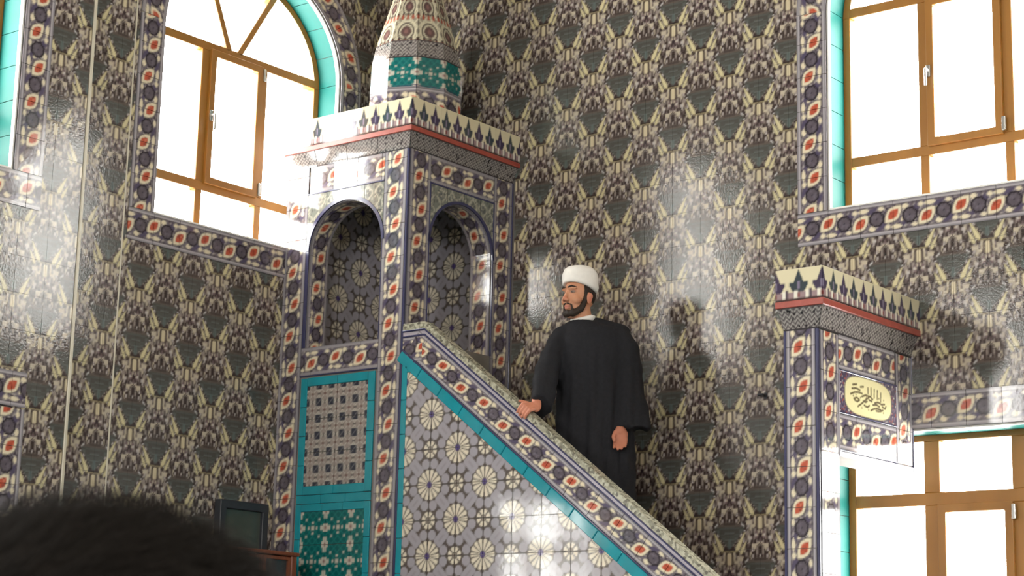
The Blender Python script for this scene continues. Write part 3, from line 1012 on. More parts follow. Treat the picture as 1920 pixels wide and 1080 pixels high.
for i in range(len(prof) - 1):
    (za, ra), (zb, rb) = prof[i], prof[i + 1]
    for k in range(NF):
        A0, A1, B0, B1 = svert(k, ra, za), svert(k + 1, ra, za), svert(k, rb, zb), svert(k + 1, rb, zb)
        nrm = (A1 - A0).cross(B0 - A0).normalized()
        if nrm.dot((A0 + A1) / 2 - SPC - Vector((0, 0, za))) < 0: nrm = -nrm
        def pos(s, t, h):
            return (A0 * (1 - s) + A1 * s) * (1 - t) + (B0 * (1 - s) + B1 * s) * t + nrm * (h - .004)
        if i == 0: fn, m = (lambda s, t: floral(s * .93 + .5 + (k % 2), np.clip((t - .5) * 1.0, -.5, .5))), M_BORD
        elif i == 1: fn, m = (lambda s, t: greenstar(s, t * 1.05)), M_LATT
        elif i == 2: fn, m = (lambda s, t: zigzag(s * .18, t)), M_LATT
        else: fn, m = (lambda s, t, q=i: scales(s + .5, t * 1.6)), M_LATT
        bent(spire, 'facet_tile', m, fn, (.998, .002), (.004, .996), pos, 22, 26, thk=.008)
    if i == 1:
        for k in range(NF):
            A0, A1 = svert(k, ra + .004, za), svert(k + 1, ra + .004, za)
            e = Vector((0, 0, .009)); inw = (SPC + Vector((0, 0, za)) - (A0 + A1) / 2).normalized() * .02
            obj_from('fillet', box_mesh('fillet', [A0 - e, A1 - e, A1 - e + inw, A0 - e + inw, A0 + e, A1 + e, A1 + e + inw, A0 + e + inw]), M_NAVY, spire)
bm = bmesh.new()
bmesh.ops.create_uvsphere(bm, u_segments=20, v_segments=12, radius=.045, matrix=Matrix.Translation(SPC + Vector((0, 0, 5.85))))
bmesh.ops.create_cone(bm, segments=16, radius1=.018, radius2=.006, depth=.22, matrix=Matrix.Translation(SPC + Vector((0, 0, 5.99))), cap_ends=True)
me = bpy.data.meshes.new('finial'); bm.to_mesh(me); bm.free()
obj_from('finial', me, plain('brass', (190, 150, 70), .3, .05, 10., metal=.9), minbar, smooth=True)

# ---- stair flank
MS = 0.762                                   # slope
def zc(u): return 2.960 - MS * (u - 1.19)    # lower edge of the coping
U1 = 3.573
FT = .066
flank = prism('stair_flank', PS, [(TD, 0), (U1, 0), (U1, zc(U1)), (1.19, 2.96), (TD, 2.96)], -FT, 0, M_CORE, minbar)
cs, sn = 1 / math.hypot(1, MS), MS / math.hypot(1, MS)
zt = lambda u: zc(u) - .205                  # outer edge of the turquoise band
zi = lambda u: zc(u) - .292
TW = .04
lay_lattice(flank, PS, (TD + TW, U1, .4, 2.76), (1.256, 2.492), clips=[(MS, 1.0, 2.960 + MS * 1.19 - .285)], n=28)
k = 12
vv = np.linspace(.4, 2.79, k + 1)
for i in range(k):
    pbar('turquoise_tile', PS, TD + .008, TD + TW + .008, vv[i] + .001, vv[i + 1] - .001, 0, .013, M_TEAL, flank, bev=.003)
# sloping turquoise band in lengths of one tile
PD = Plane(PS.p(1.19, 2.96), PS.U * cs - PS.V * sn, PS.V * cs + PS.U * sn)   # v is square to the slope, zero under the coping
SL = (U1 - 1.19) / cs
d_t0, d_t1 = -.292 * cs, -.205 * cs
st = -.095
nseg = int(SL / .2)
for i in range(nseg + 1):
    a0, a1 = st + i * .2, min(st + (i + 1) * .2, SL - .02)
    if a1 - a0 < .03: continue
    pbar('turquoise_tile', PD, a0 + .001, a1 - .001, d_t0, d_t1 - .006, 0, .013, M_TEAL, flank, bev=.004)
pbar('turquoise_tile', PS, TD + .008, 1.105, 2.750, 2.800, 0, .0125, M_TEAL, flank, bev=.004)
pbar('edge_trim', PD, -.10, SL, d_t1 - .004, d_t1 + .006, 0, .012, M_NAVY, flank, bev=.002)
pbar('edge_trim', PS, TD, 1.115, 2.802, 2.812, 0, .012, M_NAVY, flank, bev=.002)
floral_strip(flank, PD, -.06, SL, d_t1 + .006, -.004, False, .13, n=26, L=.195)
floral_strip(flank, PS, TD + .004, 1.17, 2.812, 2.962, False, 1.07, n=26, L=.195, clips=[(MS, 1.0, 2.962 + MS * 1.175)])
# steps and tower side of the well
NST = 11
vs = [(TD, .02)]
top_step, run = 2.45, (U1 - .02 - TD) / NST
pts = [(TD, .02), (U1 - .02, .02)]
for i in range(NST):
    u1 = U1 - .02 - i * run
    zz = .02 + (top_step - .02) * (i + 1) / NST
    pts += [(u1, zz), (u1 - run, zz)]
steps = prism('steps', PS, pts, -W + .012, -FT, M_STEP, minbar)

# ---- coping (handrail)
cop_prof = [(TD + .002, 2.966), (1.185, 2.966), (U1 - .002, zc(U1) + .006)]
def cope_piece(u0, u1, z0f, lo, hi, n0, n1, mat, name, parent, kn):
    P = [(u0, z0f(u0) + lo)] + ([(kn, z0f(kn) + lo)] if u0 < kn < u1 else []) + [(u1, z0f(u1) + lo)]
    Q = [(u, z - lo + hi) for u, z in P][::-1]
    return prism(name, PS, P + Q, n0, n1, mat, parent, bev=.004)
zf = lambda u: 2.964 if u <= 1.185 else 2.964 - MS * (u - 1.185)
handrail = cope_piece(TD + .002, U1 - .002, zf, .030, .078, -FT, .012, M_COPE, 'handrail', minbar, 1.185)
cope_piece(TD + .002, U1 - .002, zf, .0, .030, -FT, .008, M_LILAC, 'handrail_moulding', handrail, 1.185)
cope_piece(TD + .002, U1 - .002, zf, .026, .038, .004, .016, M_NAVY, 'edge_trim', handrail, 1.185)
cope_piece(TD + .002, U1 - .002, zf, -.006, .006, .0, .012, M_NAVY, 'edge_trim', handrail, 1.185)

# ---- gate at the foot of the stair
GL, GR0 = U1, GY
GZ = 2.745
post = pbar('gate_post', PS, GL, GY, 0, GZ, -.185, 0, M_CORE, minbar, bev=0)
floral_strip(post, PS, GL + .012, GY - .014, .3, GZ, True, 2.36, n=24)
pbar('edge_trim', PS, GL - .002, GL + .012, .3, GZ, 0, .010, M_NAVY, post, bev=.002)
pbar('edge_trim', PS, GY - .014, GY + .004, .3, GZ, -.004, .010, M_NAVY, post, bev=.003)
PGu0 = -W
floral_strip(post, PG, -W + .006, -.80, .3, GZ, True, 2.44, n=24)
lintel = prism('gate_lintel', PG, rect(-.80, -.002, 2.13, GZ), -(GY - GL), 0, M_CORE, minbar)
floral_strip(lintel, PG, -.80, -.188, 2.567, GZ, False, -.70, n=24)
floral_strip(lintel, PG, -.188, -.010, 2.16, GZ, True, 2.44, n=24)
floral_strip(lintel, PG, -.80, -.188, 2.165, 2.343, False, -.72, n=24)
for v in (2.560, 2.345, 2.157):
    pbar('edge_trim', PG, -.80, -.188, v, v + .009, 0, .013, M_NAVY, lintel, bev=.002)
pbar('edge_trim', PG, -.806, -.797, 2.13, 2.567, 0, .012, M_LILAC, lintel, bev=.002)
pbar('edge_trim', PG, -.192, -.184, 2.16, 2.567, 0, .012, M_LILAC, lintel, bev=.002)
pbar('edge_trim', PG, -.80, -.01, 2.128, 2.156, 0, .010, M_LILAC, lintel, bev=.003)
pbar('edge_trim', PG, -.010, .0, 2.13, GZ, 0, .012, M_NAVY, lintel, bev=.002)
gcor = pbar('gate_cornice', PS, GL, GY, GZ, 3.030, -W + .002, 0, M_CORE, minbar, bev=0)
GZs = (GZ, 2.853, 2.884, 3.046)
cornice_run(gcor, PS, GL, GY, .25, 1, GZs, False)
cornice_run(gcor, PG, -W, -.004, 1, 0, GZs, False)

# calligraphy panel: a cream cartouche with dark script on a purple ground
STROKES = [
    [(-.80, .00), (-.62, .16), (-.45, .22), (-.28, .20)], [(-.74, .34), (-.55, .42), (-.38, .36)],
    [(-.48, -.62), (-.30, -.38), (-.12, -.10), (.02, .08)], [(-.30, .02), (-.12, .16), (.08, .14), (.20, .02)],
    [(.10, -.66), (.24, -.52), (.40, -.44), (.56, -.46)], [(.34, -.60), (.52, -.58), (.66, -.46)],
    [(-.02, .30), (-.02, .62)], [(.12, .22), (.12, .66)], [(.26, .14), (.27, .64)], [(.40, .10), (.41, .62)], [(.56, .02), (.57, .52)],
    [(-.66, -.22), (-.52, -.12), (-.40, -.22), (-.50, -.34), (-.62, -.30)], [(-.20, -.46), (-.06, -.52), (.04, -.40)],
    [(.28, -.16), (.44, -.06), (.60, -.14), (.74, -.08)], [(.20, -.30), (.36, -.24), (.50, -.30)], [(.62, -.26), (.76, -.34), (.80, -.18)],
    [(-.24, -.22), (-.14, -.26), (-.06, -.18)], [(-.70, .58), (-.52, .66)], [(-.36, .56), (-.22, .62)], [(.02, -.06), (.16, -.12)]]
DOTS = [(-.56, .04), (-.36, -.06), (-.10, .02), (.14, -.02), (.48, .16), (.70, .14), (-.30, -.64), (.0, -.66), (.68, -.62), (-.68, -.06), (.34, .34 - .5)]
def cartouche(u, v):
    a, b = u / .305, v / .106
    col = np.zeros(u.shape + (3,)); col[:] = lin((74, 64, 84))
    n = hsh(np.floor(u * 120), np.floor(v * 120), 9)
    mixm(col, n > .75, (110, 98, 116)); mixm(col, n < .08, (150, 84, 74)); mixm(col, n > .93, (186, 176, 164))
    X = np.abs(a) / .80; Y = np.abs(b) / .93
    inside = X ** 3.2 + Y ** 3.2 < 1
    edge = X ** 3.2 + Y ** 3.2 < 1.12
    mixm(col, edge, (120, 112, 96)); mixm(col, inside, (222, 212, 164))
    for st_ in STROKES:
        for p, q in zip(st_[:-1], st_[1:]):
            d, t = seg(u, v, p[0] * .235, p[1] * .088, q[0] * .235, q[1] * .088)
            mixm(col, inside & (d < .0052), (96, 84, 58))
    for p in DOTS:
        mixm(col, inside & (np.abs(u - p[0] * .235) + np.abs(v - p[1] * .088) < .0065), (104, 90, 62))
    return col
PGc = PG
bent(lintel, 'calligraphy_panel', M_BORD, cartouche, (-.303, .303), (-.104, .104), lambda s, t, h: PG.p(-.494 + s, 2.4565 + t, h), 110, 44, thk=.009)

# ------------------------------------------------------------------ figures: overlapping limbs grown into one skin by a voxel remesh
def cap(bm, p, q, r0, r1, seg=14):
    """tapered limb with round ends"""
    p, q = Vector(p), Vector(q)
    d = (q - p)
    L = d.length
    if L < 1e-6: return
    d.normalize()
    a = d.orthogonal().normalized(); b = d.cross(a)
    rings = []
    for t in (-90, -60, -30, 0):
        rings.append((p + d * (r0 * math.sin(math.radians(t))), r0 * math.cos(math.radians(t))))
    for t in (0, 30, 60, 90):
        rings.append((q + d * (r1 * math.sin(math.radians(t))), r1 * math.cos(math.radians(t))))
    tube(bm, [(c, a * max(r, 1e-4), b * max(r, 1e-4)) for c, r in rings], seg)

def tube(bm, rings, seg=28):
    vs = []
    for c, a, b in rings:
        vs.append([bm.verts.new(c + a * math.cos(2 * math.pi * i / seg) + b * math.sin(2 * math.pi * i / seg)) for i in range(seg)])
    for r0, r1 in zip(vs[:-1], vs[1:]):
        for i in range(seg):
            j = (i + 1) % seg
            bm.faces.new((r0[i], r0[j], r1[j], r1[i]))
    bm.faces.new(vs[0][::-1]); bm.faces.new(vs[-1])

def ell(bm, c, ax, seg=20):
    """ellipsoid from three axis vectors"""
    m = Matrix(((ax[0].x, ax[1].x, ax[2].x, c.x), (ax[0].y, ax[1].y, ax[2].y, c.y), (ax[0].z, ax[1].z, ax[2].z, c.z), (0, 0, 0, 1)))
    bmesh.ops.create_uvsphere(bm, u_segments=seg, v_segments=seg // 2 + 2, radius=1.0, matrix=m)

def grow(name, bm, voxel, smooth=4, keep=0.5):
    bmesh.ops.recalc_face_normals(bm, faces=bm.faces)
    me = bpy.data.meshes.new(name); bm.to_mesh(me); bm.free()
    o = bpy.data.objects.new(name + '_tmp', me); COL.objects.link(o)
    r = o.modifiers.new('r', 'REMESH'); r.mode = 'VOXEL'; r.voxel_size = voxel
    s = o.modifiers.new('s', 'SMOOTH'); s.iterations = smooth; s.factor = keep
    dg = bpy.context.evaluated_depsgraph_get()
    out = bpy.data.meshes.new_from_object(o.evaluated_get(dg))
    bpy.data.objects.remove(o); bpy.data.meshes.remove(me)
    out.name = name
    return out

def paint(me, fn):
    k = len(me.vertices)
    co = np.empty(k * 3, np.float32); me.vertices.foreach_get('co', co)
    a = me.color_attributes.new('col', 'FLOAT_COLOR', 'POINT')
    buf = np.ones((k, 4), np.float32); buf[:, :3] = fn(co.reshape(-1, 3))
    a.data.foreach_set('color', buf.ravel())

M_SKIN = glaze('skin', 0.5, 0.15, 120.0, spec=0.35)
M_SKIN.node_tree.nodes['Principled BSDF'].inputs['Subsurface Weight'].default_value = 0.08
M_SKIN.node_tree.nodes['Principled BSDF'].inputs['Subsurface Radius'].default_value = (0.01, 0.004, 0.002)
M_ROBE = plain('black robe cloth', (36, 36, 40), 0.85, 0.12, 60.0, spec=0.2, bump=0.15)
M_WHITE = plain('white cotton', (236, 232, 226), 0.8, 0.04, 40.0, spec=0.2)
M_HAIR = plain('dark brown hair', (44, 34, 28), 0.6, 0.3, 150.0, spec=0.3, bump=0.4)
M_EYEW = plain('eye white', (150, 134, 124), 0.2, 0.02, 30.0)
M_EYEB = plain('brown iris', (40, 26, 20), 0.15, 0.05, 30.0)
M_SHOE = plain('black leather', (26, 24, 24), 0.4, 0.1, 30.0)

IP = Vector((-.52, -2.03, 0.0))
def lo3(r, t, z): return IP + RR * r + TT * t + Vector((0, 0, z))
imam = empty('person', (IP.x, IP.y, 1.567))
tag(imam, 'man in black robe and white turban standing on the minbar stair', 'person')
FW = (RR * -.74 + TT * .67).normalized(); LF_ = (RR * .67 + TT * .74).normalized(); UPV = Vector((0, 0, 1))
HC = lo3(-.074, .005, 0)
def hd(f, l, z): return HC + FW * f + LF_ * l + UPV * z
def hax(f, l, z): return (FW * f, LF_ * l, UPV * z)

bm = bmesh.new()
ell(bm, hd(-.008, 0, 3.195), hax(.100, .077, .105), 28)
ell(bm, hd(.030, 0, 3.115), hax(.062, .058, .070), 24)
ell(bm, hd(.066, 0, 3.060), hax(.026, .030, .022))
ell(bm, hd(.052, 0, 3.165), hax(.042, .060, .055))
cap(bm, hd(.087, 0, 3.196), hd(.115, 0, 3.146), .008, .0125)
for s in (-1, 1):
    ell(bm, hd(.105, s * .012, 3.139), hax(.012, .010, .009))
    ell(bm, hd(.060, s * .042, 3.140), hax(.030, .026, .026))
    cap(bm, hd(.091, s * .012, 3.211), hd(.076, s * .052, 3.209), .010, .008)
    ell(bm, hd(-.004, s * .080, 3.155), hax(.022, .009, .034))
    ell(bm, hd(-.012, s * .086, 3.168), hax(.016, .007, .018))
ell(bm, hd(.091, 0, 3.108), hax(.013, .025, .007)); ell(bm, hd(.089, 0, 3.094), hax(.013, .022, .008))
cap(bm, hd(-.012, 0, 3.12), lo3(-.05, -.015, 2.98), .056, .066)
# trunk, arms, legs under the robe
cap(bm, lo3(.0, -.01, 2.90), lo3(.02, -.01, 2.45), .125, .12)
cap(bm, lo3(-.15, 0, 2.92), lo3(.17, -.01, 2.96), .055, .055)
for s, x in ((-1, -.07), (1, .11)):
    cap(bm, lo3(x, 0, 2.45), lo3(x, .02, 2.02), .085, .06)
    cap(bm, lo3(x, .02, 2.02), lo3(x, 0, 1.66), .06, .045)
    cap(bm, lo3(x, -.02, 1.605), lo3(x - .03, .11, 1.60), .036, .03)
cap(bm, lo3(.19, 0, 2.93), lo3(.225, -.01, 2.66), .048, .040)
cap(bm, lo3(.225, -.01, 2.66), lo3(.170, .105, 2.43), .038, .027)
cap(bm, lo3(-.17, .0, 2.92), lo3(-.265, .10, 2.70), .048, .040)
cap(bm, lo3(-.265, .10, 2.70), lo3(-.308, .245, 2.535), .038, .027)
# left hand, hanging
HT = .138
ell(bm, lo3(.166, HT, 2.366), (RR * .042, TT * .019, UPV * .046))
cap(bm, lo3(.170, .105, 2.43), lo3(.166, HT - .004, 2.388), .027, .032)
for q, (x, L) in enumerate(((.135, .056), (.1555, .066), (.176, .062), (.196, .048))):
    a = lo3(x, HT + .002, 2.345); b = lo3(x - .002, HT + .012, 2.345 - L * .55); c = lo3(x - .006, HT + .030, 2.345 - L * .95)
    cap(bm, a, b, .0106, .0100, 10); cap(bm, b, c, .0100, .0082, 10)
cap(bm, lo3(.136, HT + .010, 2.380), lo3(.124, HT + .026, 2.352), .0125, .0110, 10); cap(bm, lo3(.124, HT + .026, 2.352), lo3(.130, HT + .034, 2.326), .0110, .0088, 10)
# right hand, closed over the handrail
e1 = Vector((0, -cs, -sn)); e3 = Vector((0, -sn, cs)); e2 = Vector((-1, 0, 0))
HB = PS.p(1.940, zf(1.940) + .078, 0.0) + Vector((.040, 0, 0))
def hb(a, b, c): return HB + e1 * a + e2 * b + e3 * c
ell(bm, hb(0, .004, .028), (e1 * .040, e2 * .040, e3 * .020))
cap(bm, lo3(-.308, .245, 2.535), hb(0, -.02, .034), .027, .028)
for q, (x, L) in enumerate(((-.033, .9), (-.011, 1.0), (.011, 1.0), (.032, .85))):
    a = hb(x, .034, .030); b = hb(x, .058, .020); c = hb(x, .064, .020 - .036 * L); d = hb(x, .062, .010 - .052 * L)
    cap(bm, a, b, .0105, .0105, 10); cap(bm, b, c, .0105, .0092, 10); cap(bm, c, d, .0092, .008, 10)
cap(bm, hb(-.036, -.002, .026), hb(-.062, .018, .018), .012, .0105, 10); cap(bm, hb(-.062, .018, .018), hb(-.078, .036, .013), .0105, .0085, 10)
body_me = grow('body', bm, .0042, 3, .45)
def skin_col(co):
    c = np.tile(lin((200, 144, 112)), (len(co), 1))
    def near(p, r): return np.clip(1 - np.linalg.norm((co - np.array(p)) / r, axis=1), 0, 1)[:, None] ** .7
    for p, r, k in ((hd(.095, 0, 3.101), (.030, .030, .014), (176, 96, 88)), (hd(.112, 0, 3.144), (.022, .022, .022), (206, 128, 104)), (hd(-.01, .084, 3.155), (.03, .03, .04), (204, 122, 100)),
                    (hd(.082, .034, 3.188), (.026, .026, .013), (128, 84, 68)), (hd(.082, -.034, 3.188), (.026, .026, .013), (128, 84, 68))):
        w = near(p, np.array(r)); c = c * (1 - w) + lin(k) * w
    h = (co[:, 2] < 2.60)[:, None]
    return np.where(h, lin((196, 128, 102)), c)
paint(body_me, skin_col)
obj_from('body', body_me, M_SKIN, imam, smooth=True)
for s in (-1, 1):
    b = bmesh.new(); ell(b, hd(.0775, s * .033, 3.188), hax(.0125, .0135, .0085), 16)
    m_ = bpy.data.meshes.new('eye'); b.to_mesh(m_); b.free()
    e = obj_from('eye', m_, M_EYEW, imam, smooth=True)
    b = bmesh.new(); ell(b, hd(.0855, s * .033, 3.1875), hax(.0055, .0058, .0058), 12)
    m_ = bpy.data.meshes.new('iris'); b.to_mesh(m_); b.free()
    obj_from('iris', m_, M_EYEB, e, smooth=True)
    b = bmesh.new(); cap(b, hd(.0985, s * .014, 3.2145), hd(.094, s * .034, 3.220), .0050, .0052); cap(b, hd(.094, s * .034, 3.220), hd(.078, s * .056, 3.213), .0052, .003)
    m_ = bpy.data.meshes.new('eyebrow'); b.to_mesh(m_); b.free()
    obj_from('eyebrow', m_, M_HAIR, imam, smooth=True)
# beard, moustache and side hair
bm = bmesh.new()
for s in (-1, 1):
    cap(bm, hd(.012, s * .072, 3.205), hd(.018, s * .069, 3.140), .010, .014)
    cap(bm, hd(.018, s * .069, 3.140), hd(.036, s * .058, 3.094), .015, .019)
    cap(bm, hd(.036, s * .057, 3.094), hd(.068, s * .030, 3.066), .020, .021)
    cap(bm, hd(.101, s * .006, 3.1225), hd(.090, s * .030, 3.113), .0048, .0050)
    cap(bm, hd(.088, s * .032, 3.112), hd(.082, s * .030, 3.084), .0052, .008)
cap(bm, hd(.070, -.026, 3.066), hd(.070, .026, 3.066), .022, .022)
ell(bm, hd(.078, 0, 3.064), hax(.022, .026, .022)); ell(bm, hd(.092, 0, 3.080), hax(.006, .009, .007))
obj_from('beard', grow('beard', bm, .0045, 3), M_HAIR, imam, smooth=True)
bm = bmesh.new()
ell(bm, hd(-.010, 0, 3.198), hax(.1035, .0805, .100), 24)
me = grow('hair', bm, .006, 2)
bm = bmesh.new(); bm.from_mesh(me)
kill = [v for v in bm.verts if (v.co - HC).dot(FW) > .030 or v.co.z > 3.250 or v.co.z < 3.135 or ((v.co - HC).dot(FW) > -.02 and v.co.z < 3.172)]
bmesh.ops.delete(bm, geom=kill, context='VERTS'); bm.to_mesh(me); bm.free()
obj_from('hair', me, M_HAIR, imam, smooth=True)
# turban: a wound band with soft ridges under a domed crown
V, Fc = [], []
prof_t = [(.086, 3.218), (.097, 3.219), (.1030, 3.228), (.1055, 3.246), (.1055, 3.266), (.1045, 3.288), (.1010, 3.308), (.094, 3.325), (.081, 3.339), (.060, 3.349), (.034, 3.355), (.004, 3.357)]
NSg = 64
for i, (r, z) in enumerate(prof_t):
    for k in range(NSg):
        a = 2 * math.pi * k / NSg
        ridge = 1 + .014 * math.sin((z - 3.19) * 210 + a * 1.0) * (1 if .1 < r else 0)
        p = HC + FW * (math.cos(a) * r * 1.04 * ridge - .010) + LF_ * (math.sin(a) * r * .94 * ridge) + UPV * (z + .030 * math.cos(a) * max(0, 1 - i / 9))
        V.append(p)
for i in range(len(prof_t) - 1):
    for k in range(NSg):
        Fc.append((i * NSg + k, i * NSg + (k + 1) % NSg, (i + 1) * NSg + (k + 1) % NSg, (i + 1) * NSg + k))
Fc.append(tuple((len(prof_t) - 1) * NSg + k for k in range(NSg))); Fc.append(tuple(range(NSg))[::-1])
obj_from('turban', mesh_py('turban', V, Fc), M_WHITE, imam, smooth=True)
# robe
bm = bmesh.new()
rings = [(3.034, -.050, -.008, .072, .070), (3.014, -.035, -.008, .115, .085), (2.985, .0, -.005, .180, .100), (2.93, .010, 0, .212, .118), (2.80, .010, .005, .208, .130), (2.62, .020, .005, .212, .138), (2.42, .030, .005, .222, .145), (2.2, .036, .005, .232, .155), (2.0, .034, .005, .242, .165), (1.8, .026, 0, .252, .172), (1.60, .022, 0, .262, .180)]
tube(bm, [(lo3(c, t, z), RR * w, TT * d) for z, c, t, w, d in rings], 48)
cap(bm, lo3(.02, -.01, 3.012), lo3(.172, -.01, 2.965), .050, .058)
cap(bm, lo3(-.10, -.005, 2.990), lo3(-.175, .005, 2.935), .052, .058)
sl = [(2.990, .160, 0, .030, .040), (2.965, .170, 0, .058, .068), (2.90, .192, 0, .078, .085), (2.78, .206, .01, .082, .085), (2.65, .214, .035, .084, .085), (2.54, .222, .065, .094, .085), (2.46, .227, .085, .104, .085), (2.405, .230, .098, .110, .085)]
tube(bm, [(lo3(c, t, z), RR * w, TT * d) for z, c, t, w, d in sl], 32)
def slv(p, q, ra, rb):
    """a drooping sleeve ring square to the arm"""
    d = (q - p).normalized(); side_ = d.cross(UPV).normalized(); up_ = side_.cross(d)
    return (p, side_ * ra, up_ * rb)
A_ = [lo3(-.165, .0, 2.935), lo3(-.222, .05, 2.81), lo3(-.258, .11, 2.685), lo3(-.275, .17, 2.575), lo3(-.282, .225, 2.500)]
ra_ = [(.062, .070), (.066, .074), (.068, .082), (.066, .092), (.060, .094)]
tube(bm, [slv(A_[i], A_[i + 1] if i < 4 else A_[i] + (A_[4] - A_[3]), *ra_[i]) for i in range(5)], 32)
me = grow('robe', bm, .009, 5)
co = np.empty(len(me.vertices) * 3, np.float32); me.vertices.foreach_get('co', co); co = co.reshape(-1, 3)
no = np.empty(len(me.vertices) * 3, np.float32); me.vertices.foreach_get('normal', no); no = no.reshape(-1, 3)
rr_ = (co - np.array(IP)) @ np.array(RR); tt_ = (co - np.array(IP)) @ np.array(TT)
amp = np.clip((2.95 - co[:, 2]) / .5, 0, 1) * .006
disp = amp * (np.sin(rr_ * 62 + co[:, 2] * 3) + .6 * np.sin(rr_ * 118 + 1.3 - co[:, 2] * 5)) + .0025 * np.sin(co[:, 2] * 60 + rr_ * 40) * (np.abs(rr_ - .02) > .17)
co = co + no * disp[:, None]
me.vertices.foreach_set('co', co.astype(np.float32).ravel()); me.update()
robe = obj_from('robe', me, M_ROBE, imam, smooth=True)
# white shirt collar
V, Fc = [], []
for k in range(40):
    a = 2 * math.pi * k / 40
    c, s_ = math.cos(a), math.sin(a)
    base_ = lo3(-.048, -.010, 3.032)
    front_ = max(0, (RR * c + TT * s_).dot(FW))
    for r, z in ((.073, .0), (.071, .032 - .020 * front_), (.065, .034 - .020 * front_), (.062, .0)):
        V.append(base_ + RR * c * r + TT * s_ * r + UPV * (z - .004 * front_))
for k in range(40):
    for q in range(4):
        Fc.append((k * 4 + q, ((k + 1) % 40) * 4 + q, ((k + 1) % 40) * 4 + (q + 1) % 4, k * 4 + (q + 1) % 4))
obj_from('collar', mesh_py('collar', V, Fc), M_WHITE, imam, smooth=True)
for x in (-.07, .11):
    b = bmesh.new(); cap(b, lo3(x, -.03, 1.612), lo3(x - .03, .13, 1.606), .043, .036)
    bmesh.ops.scale(b, vec=(1, 1, .8), verts=b.verts, space=Matrix.Translation(-lo3(x, 0, 1.57)))
    m_ = bpy.data.meshes.new('shoe'); b.to_mesh(m_); b.free(); obj_from('shoe', m_, M_SHOE, imam, smooth=True)

# ------------------------------------------------------------------ worshipper in the foreground, seen from behind
FH = Vector((-8.730, -7.742, 0.0))
man = empty('person', (FH.x, FH.y, 0.0))
tag(man, 'seated person with dark hair in the near foreground, back of head only', 'person')
ff = TT * -1.0
bm = bmesh.new()
ell(bm, FH + UPV * .872, (RR * .104, TT * .098, UPV * .112), 24)
ell(bm, FH + UPV * .80 - TT * .04, (RR * .06, TT * .06, UPV * .07))
for s in (-1, 1): ell(bm, FH + RR * s * .100 + UPV * .85, (RR * .012, TT * .02, UPV * .032))
cap(bm, FH + UPV * .82, FH + UPV * .66 + TT * .01, .058, .064)
cap(bm, FH + UPV * .60 + RR * -.15, FH + UPV * .60 + RR * .15, .07, .07)
cap(bm, FH + UPV * .55, FH + UPV * .18, .15, .16)
for s in (-1, 1):
    cap(bm, FH + RR * s * .19 + UPV * .58, FH + RR * s * .25 + UPV * .34 - TT * .05, .055, .045)
    cap(bm, FH + RR * s * .25 + UPV * .34 - TT * .05, FH + RR * s * .12 + UPV * .22 - TT * .26, .045, .032)
    ell(bm, FH + RR * s * .09 + UPV * .21 - TT * .30, (RR * .05, TT * .05, UPV * .03))
    cap(bm, FH + RR * s * .10 + UPV * .12, FH + RR * s * .34 + UPV * .12 - TT * .30, .10, .065)
    cap(bm, FH + RR * s * .34 + UPV * .10 - TT * .30, FH - RR * s * .05 + UPV * .06 - TT * .36, .065, .045)
me = grow('body', bm, .012, 4)
paint(me, lambda co: np.where((co[:, 2] > .66)[:, None], lin((196, 140, 112)), lin((48, 50, 58))))
obj_from('body', me, M_SKIN, man, smooth=True)
bm = bmesh.new()
ell(bm, FH + UPV * .874 + TT * .004, (RR * .119, TT * .112, UPV * .116), 32)
me = grow('hair', bm, .006, 2)
bm = bmesh.new(); bm.from_mesh(me)
bmesh.ops.delete(bm, geom=[v for v in bm.verts if v.co.z < .80 or ((v.co - FH).dot(TT) < -.05 and v.co.z < .93)], context='VERTS')
bm.to_mesh(me); bm.free()
M_FHAIR = plain('near black hair', (20, 16, 13), 0.75, 0.35, 90.0, spec=0.12)
hair = obj_from('hair', me, M_FHAIR, man, smooth=True)
# loose strands over the crown
n = 14000
th = RNG.uniform(0, 2 * np.pi, n); ph = np.arccos(RNG.uniform(-.05, 1, n))
d = np.stack([np.sin(ph) * np.cos(th), np.sin(ph) * np.sin(th), np.cos(ph)], 1)
R3 = np.array([RR, TT, UPV]).astype(float)
base3 = np.array(FH) + np.array([0, 0, .874]) + (d * np.array([.117, .110, .114])) @ R3
out3 = d @ R3
comb = np.array(RR) * .7 - np.array(TT) * .5
Vs, Fs = [], []
lenr = RNG.uniform(.016, .034, n)
for i in range(n):
    t0 = comb - out3[i] * comb.dot(out3[i]); t0 = t0 + RNG.normal(0, .25, 3); t0 -= out3[i] * t0.dot(out3[i]); t0 /= np.linalg.norm(t0)
    w = np.cross(t0, out3[i]) * .00032
    p0 = base3[i]; p1 = p0 + out3[i] * lenr[i] * .24 + t0 * lenr[i] * .5; p2 = p1 + out3[i] * lenr[i] * .09 + t0 * lenr[i] * .5
    k = len(Vs)
    Vs += [p0 - w, p0 + w, p1 - w * .8, p1 + w * .8, p2]
    Fs += [(k, k + 1, k + 3, k + 2), (k + 2, k + 3, k + 4)]
o = obj_from('hair_strands', mesh_py('hair_strands', Vs, Fs), M_FHAIR, hair)
o['kind'] = 'stuff'

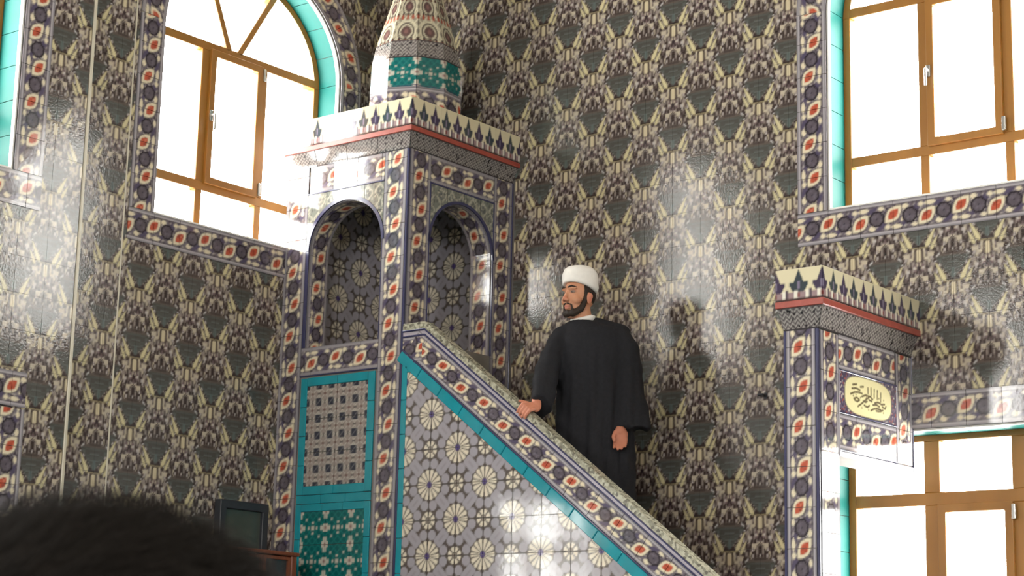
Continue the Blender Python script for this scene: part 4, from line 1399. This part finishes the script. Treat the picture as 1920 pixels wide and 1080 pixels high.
# ------------------------------------------------------------------ small things on and before the left wall
M_DARKF = plain('dark frame', (44, 46, 52), 0.4, 0.1, 20.0)
M_SCREEN = plain('glass screen tinted by reflection', (70, 76, 70), 0.12, 0.1, 4.0)  # greenish reflection in the glass is put into the base colour
M_WOOD = plain('red brown varnished wood', (122, 66, 42), 0.35, 0.2, 12.0, stretch=(6, 6, .6))
M_DARK = plain('dark cabinet interior', (40, 40, 46), 0.6, 0.1, 8.0)
tv = empty('framed_screen', (-1.275, -.04, 1.5))
tag(tv, 'dark framed screen hanging on the tiled wall beside the minbar tower', 'screen')
x0, x1, z0, z1 = -1.472, -1.078, 1.52, 2.020
prism('frame', PL, rect(x0, x1, z0, z1), .010, .065, M_DARKF, tv, holes=[rect(x0 + .045, x1 - .05, z0 + .05, z1 - .05)], bev=.004)
pbar('screen', PL, x0 + .04, x1 - .045, z0 + .045, z1 - .045, .012, .045, M_SCREEN, tv, bev=0)
pbar('back_plate', PL, x0 + .03, x1 - .03, z0 + .03, z1 - .03, .0095, .012, M_DARKF, tv, bev=0)
cb = empty('cabinet', (-1.47, -.30, 0))
tag(cb, 'dark cabinet with red brown wooden frame standing before the tiled wall', 'cabinet')
PK = Plane((0, -.45, 0), (1, 0, 0))
pbar('body', PK, -1.735, -1.215, .08, 1.68, -.30, -.02, M_DARK, cb, bev=.003)
for a, b in ((-1.745, -1.70), (-1.255, -1.209)):
    pbar('stile', PK, a, b, 0, 1.70, -.31, 0, M_WOOD, cb, bev=.006)
pbar('top', PK, -1.755, -1.20, 1.690, 1.712, -.32, .012, M_WOOD, cb, bev=.005)
pbar('bottom_rail', PK, -1.70, -1.255, .0, .10, -.30, 0, M_WOOD, cb, bev=.004)
for a, b in ((-1.698, -1.480), (-1.476, -1.257)):
    d_ = prism('door', PK, rect(a, b, .105, 1.685), -.022, -.004, M_WOOD, cb, holes=[rect(a + .02, b - .02, .14, 1.665)], bev=.003)
    pbar('door_pane', PK, a + .018, b - .018, .138, 1.667, -.018, -.012, M_GLASS, d_, bev=0)
    pbar('knob', PK, (b - .014 if a < -1.6 else a + .004), (b - .004 if a < -1.6 else a + .014), .90, .93, -.004, .02, M_METAL, d_, bev=.003)
hk = empty('wall_hook', (-.02, -2.873, 2.609))
tag(hk, 'small dark metal hook on the tiled wall left of the gate', 'hook')
pbar('hook_plate', PR, 2.865, 2.885, 2.590, 2.625, .009, .014, M_DARKF, hk, bev=.002)
pbar('hook_arm', PR, 2.846, 2.886, 2.603, 2.615, .014, .060, M_DARKF, hk, bev=.004)
